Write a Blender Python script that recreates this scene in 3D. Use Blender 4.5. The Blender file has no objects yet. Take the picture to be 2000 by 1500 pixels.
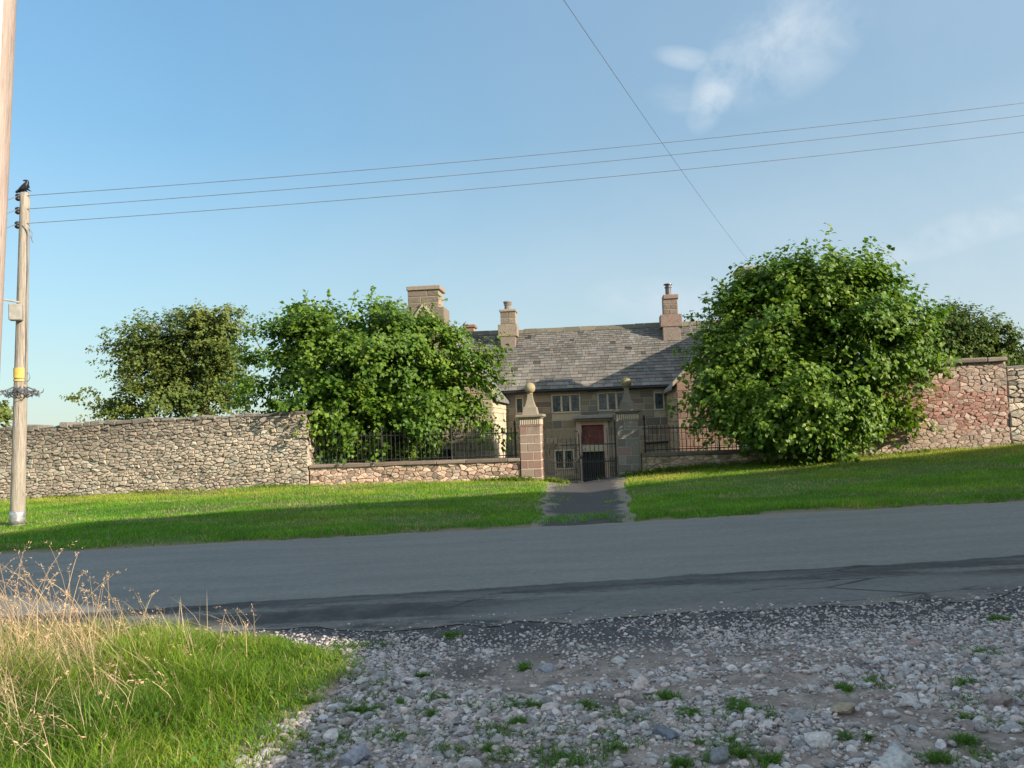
import bpy, math, random
import numpy as np
from mathutils import Vector, Matrix

SC = bpy.context.scene
COL = SC.collection
R = math.radians
rng = np.random.default_rng(7)
random.seed(7)

# ------------------------------------------------------------------ camera
CAM_Z = 1.6
PITCH, ROLL, F = R(3.0), R(2.0), 1600.0            # F in pixels of a 2000 px wide frame
fw = Vector((0, math.cos(PITCH), math.sin(PITCH)))
r0 = Vector((1, 0, 0)); u0 = Vector((0, -math.sin(PITCH), math.cos(PITCH)))
cr = r0 * math.cos(ROLL) - u0 * math.sin(ROLL)
cu = u0 * math.cos(ROLL) + r0 * math.sin(ROLL)
cam_data = bpy.data.cameras.new("camera"); cam = bpy.data.objects.new("camera", cam_data)
COL.objects.link(cam)
m = Matrix.Identity(4)
for i in range(3):
    m[i][0] = cr[i]; m[i][1] = cu[i]; m[i][2] = -fw[i]
m[2][3] = CAM_Z
cam.matrix_world = m
cam_data.sensor_width = 36; cam_data.lens = 36 * F / 2000
cam_data.clip_start = 0.05; cam_data.clip_end = 3000
SC.camera = cam

# ------------------------------------------------------------------ light
SUN = Vector((5.4, -3.3, 2.65)).normalized()
SUN_EL = math.asin(SUN.z); SUN_AZ = math.atan2(SUN.x, SUN.y)
sl = bpy.data.lights.new("sun", 'SUN'); so = bpy.data.objects.new("sun", sl); COL.objects.link(so)
sl.energy = 5.0; sl.angle = R(0.5); sl.color = (1.0, 0.86, 0.68)
so.rotation_mode = 'QUATERNION'; so.rotation_quaternion = SUN.to_track_quat('Z', 'Y')
so.location = (30, -20, 30)
SC.view_settings.view_transform = 'Standard'; SC.view_settings.look = 'None'
SC.view_settings.exposure = 1.0; SC.view_settings.gamma = 1.0

def ray(px, py):
    return fw + cr * ((px - 1000) / F) + cu * ((750 - py) / F)
def at(px, py, Y):
    d = ray(px, py); return Vector((0, 0, CAM_Z)) + d * (Y / d.y)

def world():
    w = bpy.data.worlds.new("World"); SC.world = w; w.use_nodes = True
    nt = w.node_tree; N = nt.nodes; L = nt.links; N.clear()
    out = N.new('ShaderNodeOutputWorld'); bg = N.new('ShaderNodeBackground')
    sky = N.new('ShaderNodeTexSky'); sky.sky_type = 'NISHITA'; sky.sun_disc = False
    sky.sun_elevation = SUN_EL; sky.sun_rotation = SUN_AZ
    sky.altitude = 100; sky.air_density = 1.0; sky.dust_density = 0.2; sky.ozone_density = 2.0
    tc = N.new('ShaderNodeTexCoord')
    def mth(op, a, b=None, clamp=False):
        n = N.new('ShaderNodeMath'); n.operation = op; n.use_clamp = clamp
        for k, v in ((0, a), (1, b)):
            if v is None: continue
            if isinstance(v, (int, float)): n.inputs[k].default_value = v
            else: L.new(v, n.inputs[k])
        return n.outputs[0]
    def dot(vec):
        n = N.new('ShaderNodeVectorMath'); n.operation = 'DOT_PRODUCT'
        L.new(tc.outputs['Generated'], n.inputs[0]); n.inputs[1].default_value = vec
        return n.outputs['Value']
    def noise(scale, detail, dist, stretch=(1, 1, 1), rot=(0, 0, 0)):
        mp = N.new('ShaderNodeMapping'); mp.inputs['Scale'].default_value = stretch
        mp.inputs['Rotation'].default_value = rot
        L.new(tc.outputs['Generated'], mp.inputs[0])
        n = N.new('ShaderNodeTexNoise'); n.inputs['Scale'].default_value = scale
        n.inputs['Detail'].default_value = detail; n.inputs['Distortion'].default_value = dist
        n.inputs['Roughness'].default_value = 0.6
        L.new(mp.outputs[0], n.inputs['Vector']); return n.outputs['Fac']
    n1 = noise(12, 10, 0.55, (1, 1, 1.3)); n2 = noise(5, 5, 0.6)
    # wisps of cirrus, each an elongated patch in some direction of the sky
    acc = None
    for px, py, rx, ry, ang, amt, lo in ((1535, 85, 165, 100, -35, 0.75, 0.38), (1402, 165, 45, 95, 25, 1.0, 0.33), (1345, 115, 70, 22, 10, 0.6, 0.38),
                                     (1350, 200, 90, 30, 12, 0.45, 0.42),
                                     (1880, 450, 240, 36, -17, 0.5, 0.34), (1330, 590, 190, 50, 5, 0.35, 0.30),
                                     (120, 690, 220, 22, 0, 0.25, 0.35)):
        c = ray(px, py).normalized()
        e = ray(px + 200 * math.cos(R(ang)), py + 200 * math.sin(R(ang))).normalized()
        ax = (e - c * e.dot(c)).normalized(); ay = c.cross(ax)
        X = mth('DIVIDE', dot(ax), rx / F); Y = mth('DIVIDE', dot(ay), ry / F)
        d2 = mth('ADD', mth('MULTIPLY', X, X), mth('MULTIPLY', Y, Y))
        body = mth('SUBTRACT', 1.0, d2, True)
        front = mth('GREATER_THAN', dot(c), 0.0)
        k = mth('MULTIPLY', mth('SUBTRACT', n1, lo + 0.02, True), 3.8, True)
        v = mth('MULTIPLY', mth('MULTIPLY', body, k), mth('MULTIPLY', front, amt))
        acc = v if acc is None else mth('MAXIMUM', acc, v)
    # thin veil, thicker towards the right and towards the horizon
    veil = mth('MULTIPLY', mth('ADD', dot(Vector((1, 0.25, 0)).normalized()), 0.12, True), 0.44)
    hz = mth('SUBTRACT', 1.0, mth('MULTIPLY', dot((0, 0, 1)), 3.0), True)
    veil = mth('ADD', veil, mth('MULTIPLY', hz, 0.62))
    veil = mth('MULTIPLY', veil, mth('ADD', mth('MULTIPLY', n2, 0.6), 0.7))
    tot = mth('MINIMUM', mth('ADD', mth('MULTIPLY', veil, 0.95), mth('MULTIPLY', acc, 0.72)), 0.9)
    mix = N.new('ShaderNodeMix'); mix.data_type = 'RGBA'
    tint = N.new('ShaderNodeMix'); tint.data_type = 'RGBA'; tint.blend_type = 'MULTIPLY'; tint.inputs['Factor'].default_value = 1.0
    L.new(sky.outputs[0], tint.inputs[6]); tint.inputs[7].default_value = (0.81, 0.985, 0.92, 1)
    # the low sky away from the sun is dimmer than the clear-air model gives
    dim = N.new('ShaderNodeMapRange'); L.new(dot((0, 0, 1)), dim.inputs[0]); dim.inputs[1].default_value = 0.0; dim.inputs[2].default_value = 0.5
    dim.inputs[3].default_value = 0.44; dim.inputs[4].default_value = 1.05
    dm = N.new('ShaderNodeVectorMath'); dm.operation = 'SCALE'; L.new(tint.outputs[2], dm.inputs[0]); L.new(dim.outputs[0], dm.inputs['Scale'])
    L.new(tot, mix.inputs['Factor']); L.new(dm.outputs[0], mix.inputs[6])
    # added unseen white sky overhead and behind the viewer, brightening the shade
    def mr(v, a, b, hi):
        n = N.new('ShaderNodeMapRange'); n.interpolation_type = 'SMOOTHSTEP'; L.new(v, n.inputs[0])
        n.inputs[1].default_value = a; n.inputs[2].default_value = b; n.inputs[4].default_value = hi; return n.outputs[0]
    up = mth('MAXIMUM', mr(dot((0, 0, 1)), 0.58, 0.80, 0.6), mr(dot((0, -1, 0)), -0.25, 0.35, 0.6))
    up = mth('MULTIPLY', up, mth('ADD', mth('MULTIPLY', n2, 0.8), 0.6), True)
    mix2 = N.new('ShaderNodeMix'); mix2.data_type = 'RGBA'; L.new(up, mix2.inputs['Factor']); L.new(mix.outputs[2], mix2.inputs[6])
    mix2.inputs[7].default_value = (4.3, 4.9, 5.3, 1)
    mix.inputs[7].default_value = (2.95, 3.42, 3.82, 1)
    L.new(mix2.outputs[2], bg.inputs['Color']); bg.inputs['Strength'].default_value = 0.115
    L.new(bg.outputs[0], out.inputs['Surface'])
world()

# ------------------------------------------------------------------ helpers
def tag(o, label=None, cat=None, group=None, kind=None):
    if label: o['label'] = label
    if cat: o['category'] = cat
    if group: o['group'] = group
    if kind: o['kind'] = kind
    return o
def empty(name, loc=(0, 0, 0), rz=0, label=None, cat=None, group=None):
    o = bpy.data.objects.new(name, None); COL.objects.link(o); o.location = loc
    o.rotation_euler = (0, 0, rz); o.empty_display_size = 0.2
    return tag(o, label, cat, group)

class MB:
    """collects vertices, faces and vertex colours; build() links ONE mesh object"""
    def __init__(s): s.v = []; s.f = {}; s.c = []; s.n = 0
    def add(s, V, Fs, col=(0.3, 0.3, 0.3)):
        V = np.asarray(V, dtype=np.float64).reshape(-1, 3)
        for Fa in (Fs if isinstance(Fs, list) else [Fs]):
            Fa = np.asarray(Fa, dtype=np.int64)
            if Fa.size: s.f.setdefault(Fa.shape[1], []).append(Fa + s.n)
        c = np.asarray(col, dtype=np.float64)
        s.c.append(np.broadcast_to(c, (len(V), 3)) if c.ndim == 1 else c)
        s.v.append(V); s.n += len(V)
    def polys(s, V, faces, col=(0.3, 0.3, 0.3)):
        d = {}
        for f in faces: d.setdefault(len(f), []).append(f)
        s.add(V, [np.array(x) for x in d.values()], col)
    def box(s, x0, x1, y0, y1, z0, z1, col=(0.3, 0.3, 0.3), b=0.0):
        if b <= 0:
            V = [(x, y, z) for x in (x0, x1) for y in (y0, y1) for z in (z0, z1)]
            s.add(V, np.array([(0, 1, 3, 2), (4, 6, 7, 5), (0, 4, 5, 1), (2, 3, 7, 6), (0, 2, 6, 4), (1, 5, 7, 3)]), col)
            return
        V, Fq, Ft = bevbox((x1 - x0) / 2, (y1 - y0) / 2, (z1 - z0) / 2, b)
        s.add(V + np.array([(x0 + x1) / 2, (y0 + y1) / 2, (z0 + z1) / 2]), [Fq, Ft], col)
    def tube(s, pts, rad, n=6, col=(0.3, 0.3, 0.3), cap=True):
        P = np.array([tuple(p) for p in pts], float); k = len(P)
        rad = np.broadcast_to(np.asarray(rad, float), (k,))
        T = np.gradient(P, axis=0); T /= np.linalg.norm(T, axis=1)[:, None] + 1e-9
        ref = np.array([0, 0, 1.0]) if abs(T[:, 2]).mean() < 0.9 else np.array([1.0, 0, 0])
        A = np.cross(T, ref); A /= np.linalg.norm(A, axis=1)[:, None] + 1e-9
        B = np.cross(T, A)
        th = np.arange(n) * 2 * np.pi / n
        V = P[:, None] + rad[:, None, None] * (A[:, None] * np.cos(th)[None, :, None] + B[:, None] * np.sin(th)[None, :, None])
        i = np.arange(k - 1)[:, None] * n; j = np.arange(n)[None]
        q = np.stack([i + j, i + (j + 1) % n, i + n + (j + 1) % n, i + n + j], -1).reshape(-1, 4)
        fs = [q]
        if cap: fs += [np.arange(n)[None, ::-1], (np.arange(n) + (k - 1) * n)[None]]
        s.add(V.reshape(-1, 3), fs, col)
    def lathe(s, prof, c=(0, 0, 0), n=20, col=(0.3, 0.3, 0.3), square=False, rot=0):
        n = 4 if square else n
        th = np.arange(n) * 2 * np.pi / n + (np.pi / 4 if square else 0) + rot
        k = math.sqrt(2) if square else 1
        V = np.array([(c[0] + r * k * math.cos(t), c[1] + r * k * math.sin(t), c[2] + z) for r, z in prof for t in th])
        i = np.arange(len(prof) - 1)[:, None] * n; j = np.arange(n)[None]
        q = np.stack([i + j, i + (j + 1) % n, i + n + (j + 1) % n, i + n + j], -1).reshape(-1, 4)
        s.add(V, [q, np.arange(n)[None, ::-1], (np.arange(n) + (len(prof) - 1) * n)[None]], col)
    def build(s, name, mat, parent=None, smooth=False):
        V = np.concatenate(s.v); C = np.concatenate(s.c)
        me = bpy.data.meshes.new(name); me.vertices.add(len(V)); me.vertices.foreach_set('co', V.ravel())
        loops = []; starts = []; tot = 0
        for k in sorted(s.f):
            A = np.concatenate(s.f[k]); loops.append(A.ravel()); starts.append(tot + np.arange(len(A)) * k); tot += A.size
        loops = np.concatenate(loops); starts = np.concatenate(starts)
        me.loops.add(tot); me.loops.foreach_set('vertex_index', loops)
        me.polygons.add(len(starts)); me.polygons.foreach_set('loop_start', starts)
        me.update(calc_edges=True)
        me.polygons.foreach_set('use_smooth', np.full(len(starts), bool(smooth)))
        ca = me.attributes.new('Col', 'FLOAT_COLOR', 'POINT')
        ca.data.foreach_set('color', np.concatenate([C, np.ones((len(C), 1))], 1).ravel())
        me.materials.append(mat); me.validate()
        o = bpy.data.objects.new(name, me); COL.objects.link(o)
        if parent: o.parent = parent
        return o

def bevbox(hx, hy, hz, b):
    V = []; idx = {}
    for sx in (-1, 1):
        for sy in (-1, 1):
            for sz in (-1, 1):
                for a in range(3):
                    p = [sx * (hx - b), sy * (hy - b), sz * (hz - b)]
                    p[a] = (sx * hx, sy * hy, sz * hz)[a]
                    idx[(sx, sy, sz, a)] = len(V); V.append(p)
    q = []; t = []
    for a in range(3):
        o1, o2 = [i for i in range(3) if i != a]
        for sg in (-1, 1):
            f = []
            for s1, s2 in ((-1, -1), (1, -1), (1, 1), (-1, 1)):
                k = [0, 0, 0]; k[a] = sg; k[o1] = s1; k[o2] = s2; f.append(idx[(*k, a)])
            q.append(f)
        for s1 in (-1, 1):          # edges parallel to axis a
            for s2 in (-1, 1):
                k0 = [0, 0, 0]; k0[a] = -1; k0[o1] = s1; k0[o2] = s2
                k1 = list(k0); k1[a] = 1
                q.append([idx[(*k0, o1)], idx[(*k1, o1)], idx[(*k1, o2)], idx[(*k0, o2)]])
    for sx in (-1, 1):
        for sy in (-1, 1):
            for sz in (-1, 1):
                t.append([idx[(sx, sy, sz, a)] for a in range(3)])
    V = np.array(V, float)
    def orient(fs):
        out = []
        for f in fs:
            p = V[f]; nrm = np.cross(p[1] - p[0], p[2] - p[0])
            out.append(f if np.dot(nrm, p.mean(0)) > 0 else f[::-1])
        return np.array(out)
    return V, orient(q), orient(t)

def vnoise(x, y, seed=0):
    x = np.asarray(x, float); y = np.asarray(y, float)
    xi = np.floor(x).astype(np.int64); yi = np.floor(y).astype(np.int64)
    fx = x - xi; fy = y - yi; fx = fx * fx * (3 - 2 * fx); fy = fy * fy * (3 - 2 * fy)
    def h(a, b):
        n = (a * 374761393 + b * 668265263 + seed * 1442695041) & 0x7fffffff
        n = ((n ^ (n >> 13)) * 1274126177) & 0x7fffffff
        return ((n ^ (n >> 16)) & 0xffff) / 65535.0
    return (h(xi, yi) * (1 - fx) + h(xi + 1, yi) * fx) * (1 - fy) + (h(xi, yi + 1) * (1 - fx) + h(xi + 1, yi + 1) * fx) * fy
def fbm(x, y, seed=0, o=4):
    s = 0; a = 0.5; k = 1
    for i in range(o):
        s = s + a * vnoise(np.asarray(x) * k, np.asarray(y) * k, seed + i); a *= 0.5; k *= 2.03
    return s / (1 - 0.5 ** o)
def sstep(a, b, x):
    t = np.clip((np.asarray(x, float) - a) / (b - a), 0, 1); return t * t * (3 - 2 * t)

# ------------------------------------------------------------------ materials
class NT:
    def __init__(s, name):
        s.m = bpy.data.materials.new(name); s.m.use_nodes = True; s.nt = s.m.node_tree
        s.N = s.nt.nodes; s.L = s.nt.links; s.b = s.N['Principled BSDF']; s.out = s.N['Material Output']
        s.b.inputs['Specular IOR Level'].default_value = 0.25
    def put(s, sock, v):
        if isinstance(v, (int, float)): sock.default_value = v
        elif isinstance(v, tuple): sock.default_value = v if len(v) == 4 or len(sock.default_value) == 3 else (*v, 1)
        else: s.L.new(v, sock)
    def math(s, op, a, b=0.0, clamp=False):
        n = s.N.new('ShaderNodeMath'); n.operation = op; n.use_clamp = clamp
        s.put(n.inputs[0], a); s.put(n.inputs[1], b); return n.outputs[0]
    def mix(s, f, a, b, mode='MIX'):
        n = s.N.new('ShaderNodeMix'); n.data_type = 'RGBA'; n.blend_type = mode
        s.put(n.inputs['Factor'], f); s.put(n.inputs[6], a); s.put(n.inputs[7], b); return n.outputs[2]
    def pos(s, scale=(1, 1, 1), world=False, rot=(0, 0, 0)):
        if world: o = s.N.new('ShaderNodeNewGeometry').outputs['Position']
        else: o = s.N.new('ShaderNodeTexCoord').outputs['Object']
        mp = s.N.new('ShaderNodeMapping'); mp.inputs['Scale'].default_value = scale; mp.inputs['Rotation'].default_value = rot
        s.L.new(o, mp.inputs[0]); return mp.outputs[0]
    def noise(s, scale, detail=4, rough=0.6, vec=None, dist=0.0):
        n = s.N.new('ShaderNodeTexNoise'); n.inputs['Scale'].default_value = scale
        n.inputs['Detail'].default_value = detail; n.inputs['Roughness'].default_value = rough
        n.inputs['Distortion'].default_value = dist
        s.L.new(vec if vec is not None else s.pos(), n.inputs['Vector']); return n.outputs['Fac']
    def vor(s, scale, feature='F1', vec=None, out='Distance'):
        n = s.N.new('ShaderNodeTexVoronoi'); n.feature = feature; n.inputs['Scale'].default_value = scale
        s.L.new(vec if vec is not None else s.pos(), n.inputs['Vector']); return n.outputs[out]
    def ramp(s, f, a, b, lo=0.0, hi=1.0):
        n = s.N.new('ShaderNodeMapRange'); n.interpolation_type = 'SMOOTHSTEP'
        s.put(n.inputs[0], f); n.inputs[1].default_value = a; n.inputs[2].default_value = b
        n.inputs[3].default_value = lo; n.inputs[4].default_value = hi; return n.outputs[0]
    def col(s):
        n = s.N.new('ShaderNodeAttribute'); n.attribute_name = 'Col'; return n.outputs['Color']
    def sep(s, vec):
        n = s.N.new('ShaderNodeSeparateXYZ'); s.L.new(vec, n.inputs[0]); return n.outputs
    def bump(s, h, strength, dist=0.02):
        n = s.N.new('ShaderNodeBump'); n.inputs['Strength'].default_value = strength; n.inputs['Distance'].default_value = dist
        s.L.new(h, n.inputs['Height']); s.L.new(n.outputs[0], s.b.inputs['Normal'])
    def base(s, c, rough=0.9):
        s.put(s.b.inputs['Base Color'], c); s.put(s.b.inputs['Roughness'], rough); return s.m

def m_stone(name, lichen=(0.42, 0.42, 0.33), amt=0.35, dark=0.55, fine=22, bump=0.6, dirt=(0.07, 0.06, 0.05)):
    t = NT(name); p = t.pos(world=True)
    n1 = t.noise(fine, 6, 0.65, p); n2 = t.noise(2.2, 5, 0.6, p); n3 = t.noise(7, 5, 0.7, p, 0.4)
    c = t.mix(1.0, t.col(), t.mix(t.ramp(n1, 0.3, 0.7), (dark,) * 3, (1.25,) * 3), 'MULTIPLY')
    c = t.mix(t.math('MULTIPLY', t.ramp(n3, 0.55, 0.75), amt), c, lichen)
    c = t.mix(t.math('MULTIPLY', t.ramp(n2, 0.56, 0.78), 0.5), c, dirt)
    t.bump(t.math('ADD', n1, t.math('MULTIPLY', n3, 0.6)), bump, 0.02)
    return t.base(c, 0.95)
def m_flat(name, c, rough=0.6, metal=0.0, var=0.25, scale=14, spec=0.4):
    t = NT(name); n = t.noise(scale, 5, 0.6)
    d = tuple(x * (1 - var) for x in c); e = tuple(min(1, x * (1 + var)) for x in c)
    t.b.inputs['Metallic'].default_value = metal; t.b.inputs['Specular IOR Level'].default_value = spec
    t.bump(n, 0.15, 0.01)
    return t.base(t.mix(t.ramp(n, 0.3, 0.7), d, e), rough)
def m_leaf(name, trans, tfac=0.35, rough=0.5, spec=0.35):
    t = NT(name); c = t.col()
    t.b.inputs['Specular IOR Level'].default_value = spec
    t.base(c, rough)
    tr = t.N.new('ShaderNodeBsdfTranslucent'); t.L.new(t.mix(1.0, c, trans, 'MULTIPLY'), tr.inputs[0])
    mx = t.N.new('ShaderNodeMixShader'); mx.inputs[0].default_value = tfac
    t.L.new(t.b.outputs[0], mx.inputs[1]); t.L.new(tr.outputs[0], mx.inputs[2]); t.L.new(mx.outputs[0], t.out.inputs[0])
    return t.m

M_RUBBLE = m_stone('dry_stone', (0.46, 0.44, 0.38), 0.45, 0.65, 40, 0.5)
M_PINK = m_stone('pink_rubble', (0.45, 0.40, 0.33), 0.35, 0.7, 40, 0.5)
M_CHIM = m_stone('chimney_stone', (0.30, 0.28, 0.20), 0.45, 0.6, 28, 0.35, (0.05, 0.045, 0.04))
M_CORE = m_flat('wall_heart', (0.10, 0.085, 0.07), 0.95, 0, 0.4, 8)
M_ASHLAR = m_stone('ashlar', (0.32, 0.29, 0.20), 0.3, 0.78, 60, 0.2)
M_PIER = m_stone('pier_stone', (0.40, 0.35, 0.26), 0.25, 0.8, 70, 0.2)
M_COPE = m_stone('coping_stone', (0.34, 0.31, 0.22), 0.4, 0.65, 45, 0.3)
M_SLATE = m_stone('slate', (0.36, 0.34, 0.27), 0.45, 0.8, 60, 0.12, (0.06, 0.06, 0.05))
M_IRON = m_flat('wrought_iron', (0.035, 0.033, 0.033), 0.55, 0.3, 0.4, 30)
M_BLACK = m_flat('black_paint', (0.008, 0.009, 0.011), 0.5, 0, 0.3, 6)
M_RED = m_flat('red_board', (0.14, 0.042, 0.035), 0.7, 0, 0.3, 5)
M_BARK = m_flat('bark', (0.11, 0.09, 0.065), 0.9, 0, 0.5, 9)
M_BARKPALE = m_flat('pale_bark', (0.24, 0.215, 0.145), 0.9, 0, 0.4, 6)
M_WIRE = m_flat('wire', (0.12, 0.13, 0.15), 0.6, 0.2, 0.2, 3)
M_GALV = m_flat('galvanised', (0.42, 0.42, 0.42), 0.45, 0.7, 0.35, 18)
M_BARB = m_flat('dull_steel', (0.13, 0.13, 0.14), 0.5, 0.5, 0.4, 18)
M_BOX = m_flat('grey_enclosure', (0.26, 0.25, 0.22), 0.6, 0, 0.15, 9)
M_YELLOW = m_flat('yellow_plate', (0.58, 0.40, 0.09), 0.6, 0, 0.12, 12)
M_INK = m_flat('black_ink', (0.05, 0.035, 0.02), 0.7, 0, 0.1, 5)
M_FEATHER = m_flat('black_feather', (0.012, 0.012, 0.016), 0.45, 0, 0.3, 20)
M_CREAM = m_flat('pale_strip', (0.62, 0.56, 0.48), 0.8, 0, 0.15, 9)
M_CURTAIN = m_flat('curtain', (0.35, 0.42, 0.48), 0.9, 0, 0.2, 8)

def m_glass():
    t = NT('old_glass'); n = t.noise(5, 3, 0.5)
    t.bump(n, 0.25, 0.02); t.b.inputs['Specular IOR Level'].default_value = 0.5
    return t.base(t.mix(t.ramp(n, 0.35, 0.65), (0.010, 0.014, 0.016), (0.06, 0.085, 0.09)), 0.12)  # pale teal mottling paints reflected sky into the glass colour
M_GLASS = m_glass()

def m_pole(name, a, b):
    t = NT(name); p = t.pos((14, 14, 0.9)); n = t.noise(3, 6, 0.65, p); n2 = t.noise(9, 5, 0.6, t.pos((6, 6, 0.25)))
    c = t.mix(t.ramp(n, 0.3, 0.7), a, b); c = t.mix(t.math('MULTIPLY', t.ramp(n2, 0.58, 0.68), 0.7), c, tuple(x * 0.3 for x in a))
    t.bump(t.math('ADD', n, t.math('MULTIPLY', n2, -0.5)), 0.6, 0.02); return t.base(c, 0.9)
M_POLE = m_pole('weathered_pole', (0.20, 0.175, 0.145), (0.37, 0.33, 0.27))
M_POLEPINK = m_pole('pink_weathered_pole', (0.29, 0.23, 0.20), (0.41, 0.335, 0.295))

def m_road():
    t = NT('asphalt'); p = t.pos(world=True); X, Y, Z = t.sep(p)
    w1 = t.noise(0.45, 5, 0.6, p); w2 = t.noise(2.5, 5, 0.65, p); fine = t.noise(90, 3, 0.7, p); grain = t.vor(55, 'F1', p)
    stk = t.noise(1.2, 5, 0.6, t.pos((0.35, 2.2, 1), True))
    Yw = t.math('ADD', Y, t.math('ADD', t.math('MULTIPLY', t.math('SUBTRACT', w1, 0.5), 0.30), t.math('MULTIPLY', t.math('SUBTRACT', w2, 0.5), 0.22)))
    Yw = t.math('ADD', Yw, t.math('MULTIPLY', X, -0.035))
    mid0 = t.noise(14, 6, 0.75, p); stk = t.math('ADD', stk, t.math('MULTIPLY', t.math('SUBTRACT', mid0, 0.5), 0.30))
    new = t.mix(t.ramp(stk, 0.3, 0.7), (0.140, 0.142, 0.131), (0.172, 0.172, 0.157))
    old = t.mix(t.ramp(w2, 0.35, 0.7), (0.032, 0.031, 0.030), (0.074, 0.072, 0.067))
    old = t.mix(t.math('MULTIPLY', t.ramp(stk, 0.46, 0.60), 0.9), old, (0.140, 0.138, 0.128))
    ex = t.math('DIVIDE', t.math('SUBTRACT', X, 2.1), 2.7); ey = t.math('DIVIDE', t.math('SUBTRACT', t.math('ADD', Y, t.math('MULTIPLY', X, -0.04)), 7.22), 0.50)
    pd = t.math('ADD', t.math('ADD', t.math('MULTIPLY', ex, ex), t.math('MULTIPLY', ey, ey)), t.math('MULTIPLY', t.math('SUBTRACT', mid0, 0.5), 1.1))
    old = t.mix(t.ramp(t.math('ADD', pd, t.math('MULTIPLY', t.math('SUBTRACT', w2, 0.5), 0.9)), 0.5, 1.2, 0.8, 0.0), old, (0.125, 0.124, 0.117))
    # resurfaced lane over the older, darker strip
    f = t.ramp(Yw, 8.18, 8.24)
    c = t.mix(f, old, new)
    seam = t.math('MULTIPLY', t.ramp(Yw, 7.75, 8.15), t.math('SUBTRACT', 1.0, f))
    c = t.mix(t.math('MULTIPLY', seam, 0.65), c, (0.026, 0.026, 0.028))
    # cracks in the old strip
    cr_ = t.vor(1.6, 'DISTANCE_TO_EDGE', t.pos((0.55, 1.7, 1), True))
    crk = t.math('MULTIPLY', t.math('LESS_THAN', cr_, 0.03), t.math('MULTIPLY', t.math('SUBTRACT', 1.0, f), t.ramp(w1, 0.48, 0.6)))
    c = t.mix(t.math('MULTIPLY', crk, 0.85), c, (0.012, 0.012, 0.012))
    # crumbled near edge with dust and grit
    e = t.math('SUBTRACT', 1.0, t.ramp(Yw, 6.75, 7.25))
    c = t.mix(t.math('MULTIPLY', e, t.ramp(w2, 0.4, 0.6)), c, (0.16, 0.145, 0.13))
    spk = t.math('LESS_THAN', grain, 0.16)
    c = t.mix(t.math('MULTIPLY', spk, t.math('ADD', t.math('MULTIPLY', e, 0.6), 0.12)), c, (0.30, 0.29, 0.27))
    # dusty far edge
    d = t.ramp(t.math('ADD', Y, t.math('MULTIPLY', t.math('SUBTRACT', w2, 0.5), 0.5)), 12.55, 12.95)
    c = t.mix(t.math('MULTIPLY', d, 0.8), c, (0.20, 0.165, 0.125))
    c = t.mix(1.0, c, t.mix(fine, (0.72,) * 3, (1.28,) * 3), 'MULTIPLY')
    mid = t.noise(16, 6, 0.75, p); c = t.mix(1.0, c, t.mix(t.ramp(mid, 0.3, 0.7), (0.84,) * 3, (1.14,) * 3), 'MULTIPLY')
    t.bump(t.math('ADD', fine, t.math('MULTIPLY', grain, 0.8)), 0.35, 0.01)
    t.b.inputs['Specular IOR Level'].default_value = 0.35
    return t.base(c, 0.75)
M_ROAD = m_road()

def m_path():
    t = NT('path_asphalt'); p = t.pos(world=True); u = t.col()
    n = t.noise(3, 5, 0.6, p); f = t.noise(60, 3, 0.7, p); g = t.noise(1.3, 4, 0.6, t.pos((0.5, 1.6, 1), True))
    e = t.sep(u)[0]
    e = t.math('ADD', e, t.math('MULTIPLY', t.math('SUBTRACT', n, 0.5), 0.75))
    c = t.mix(t.ramp(e, 0.66, 0.9), (0.062, 0.060, 0.060), (0.20, 0.17, 0.14))
    c = t.mix(t.math('MULTIPLY', t.ramp(g, 0.6, 0.72), 0.6), c, (0.16, 0.15, 0.11))
    c = t.mix(1.0, c, t.mix(f, (0.7,) * 3, (1.3,) * 3), 'MULTIPLY'); t.bump(f, 0.4, 0.01)
    return t.base(c, 0.9)
M_PATH = m_path()

def m_ground():
    t = NT('earth'); p = t.pos(world=True); X, Y, Z = t.sep(p)
    n = t.noise(1.2, 6, 0.6, p); f = t.noise(40, 5, 0.7, p); g = t.noise(6, 5, 0.65, p); v = t.vor(38, 'F1', p)
    dirt = t.mix(t.ramp(g, 0.35, 0.65), (0.20, 0.160, 0.138), (0.33, 0.280, 0.245))
    dirt = t.mix(t.math('MULTIPLY', t.ramp(n, 0.52, 0.66), 0.7), dirt, (0.055, 0.05, 0.05))
    dirt = t.mix(t.math('MULTIPLY', t.math('LESS_THAN', v, 0.22), 0.5), dirt, (0.34, 0.33, 0.33))
    asph = t.mix(t.ramp(g, 0.3, 0.7), (0.045, 0.045, 0.048), (0.10, 0.098, 0.10))
    k = t.ramp(t.math('ADD', Y, t.math('MULTIPLY', t.math('SUBTRACT', g, 0.5), 1.2)), 5.4, 6.4)
    dirt = t.mix(k, dirt, asph)
    soil = t.mix(t.ramp(g, 0.35, 0.65), (0.045, 0.105, 0.012), (0.085, 0.130, 0.025))
    far = t.ramp(t.math('ADD', Y, t.math('MULTIPLY', t.math('SUBTRACT', g, 0.5), 0.5)), 13.05, 13.3); dirt = t.mix(t.ramp(Y, 11.5, 12.5), dirt, (0.19, 0.155, 0.11))
    c = t.mix(far, dirt, soil)
    c = t.mix(1.0, c, t.mix(f, (0.65,) * 3, (1.3,) * 3), 'MULTIPLY'); t.bump(t.math('ADD', f, g), 0.6, 0.02)
    return t.base(c, 0.95)
M_GROUND = m_ground()
M_STONES = m_stone('loose_stone', (0.45, 0.44, 0.43), 0.3, 0.72, 45, 0.35, (0.16, 0.14, 0.13))
M_GRASS = m_leaf('grass_blade', (1.6, 1.7, 0.9), 0.35, 0.6, 0.2)
M_DRY = m_leaf('dry_grass', (1.3, 1.2, 1.0), 0.3, 0.7, 0.15)
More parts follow.
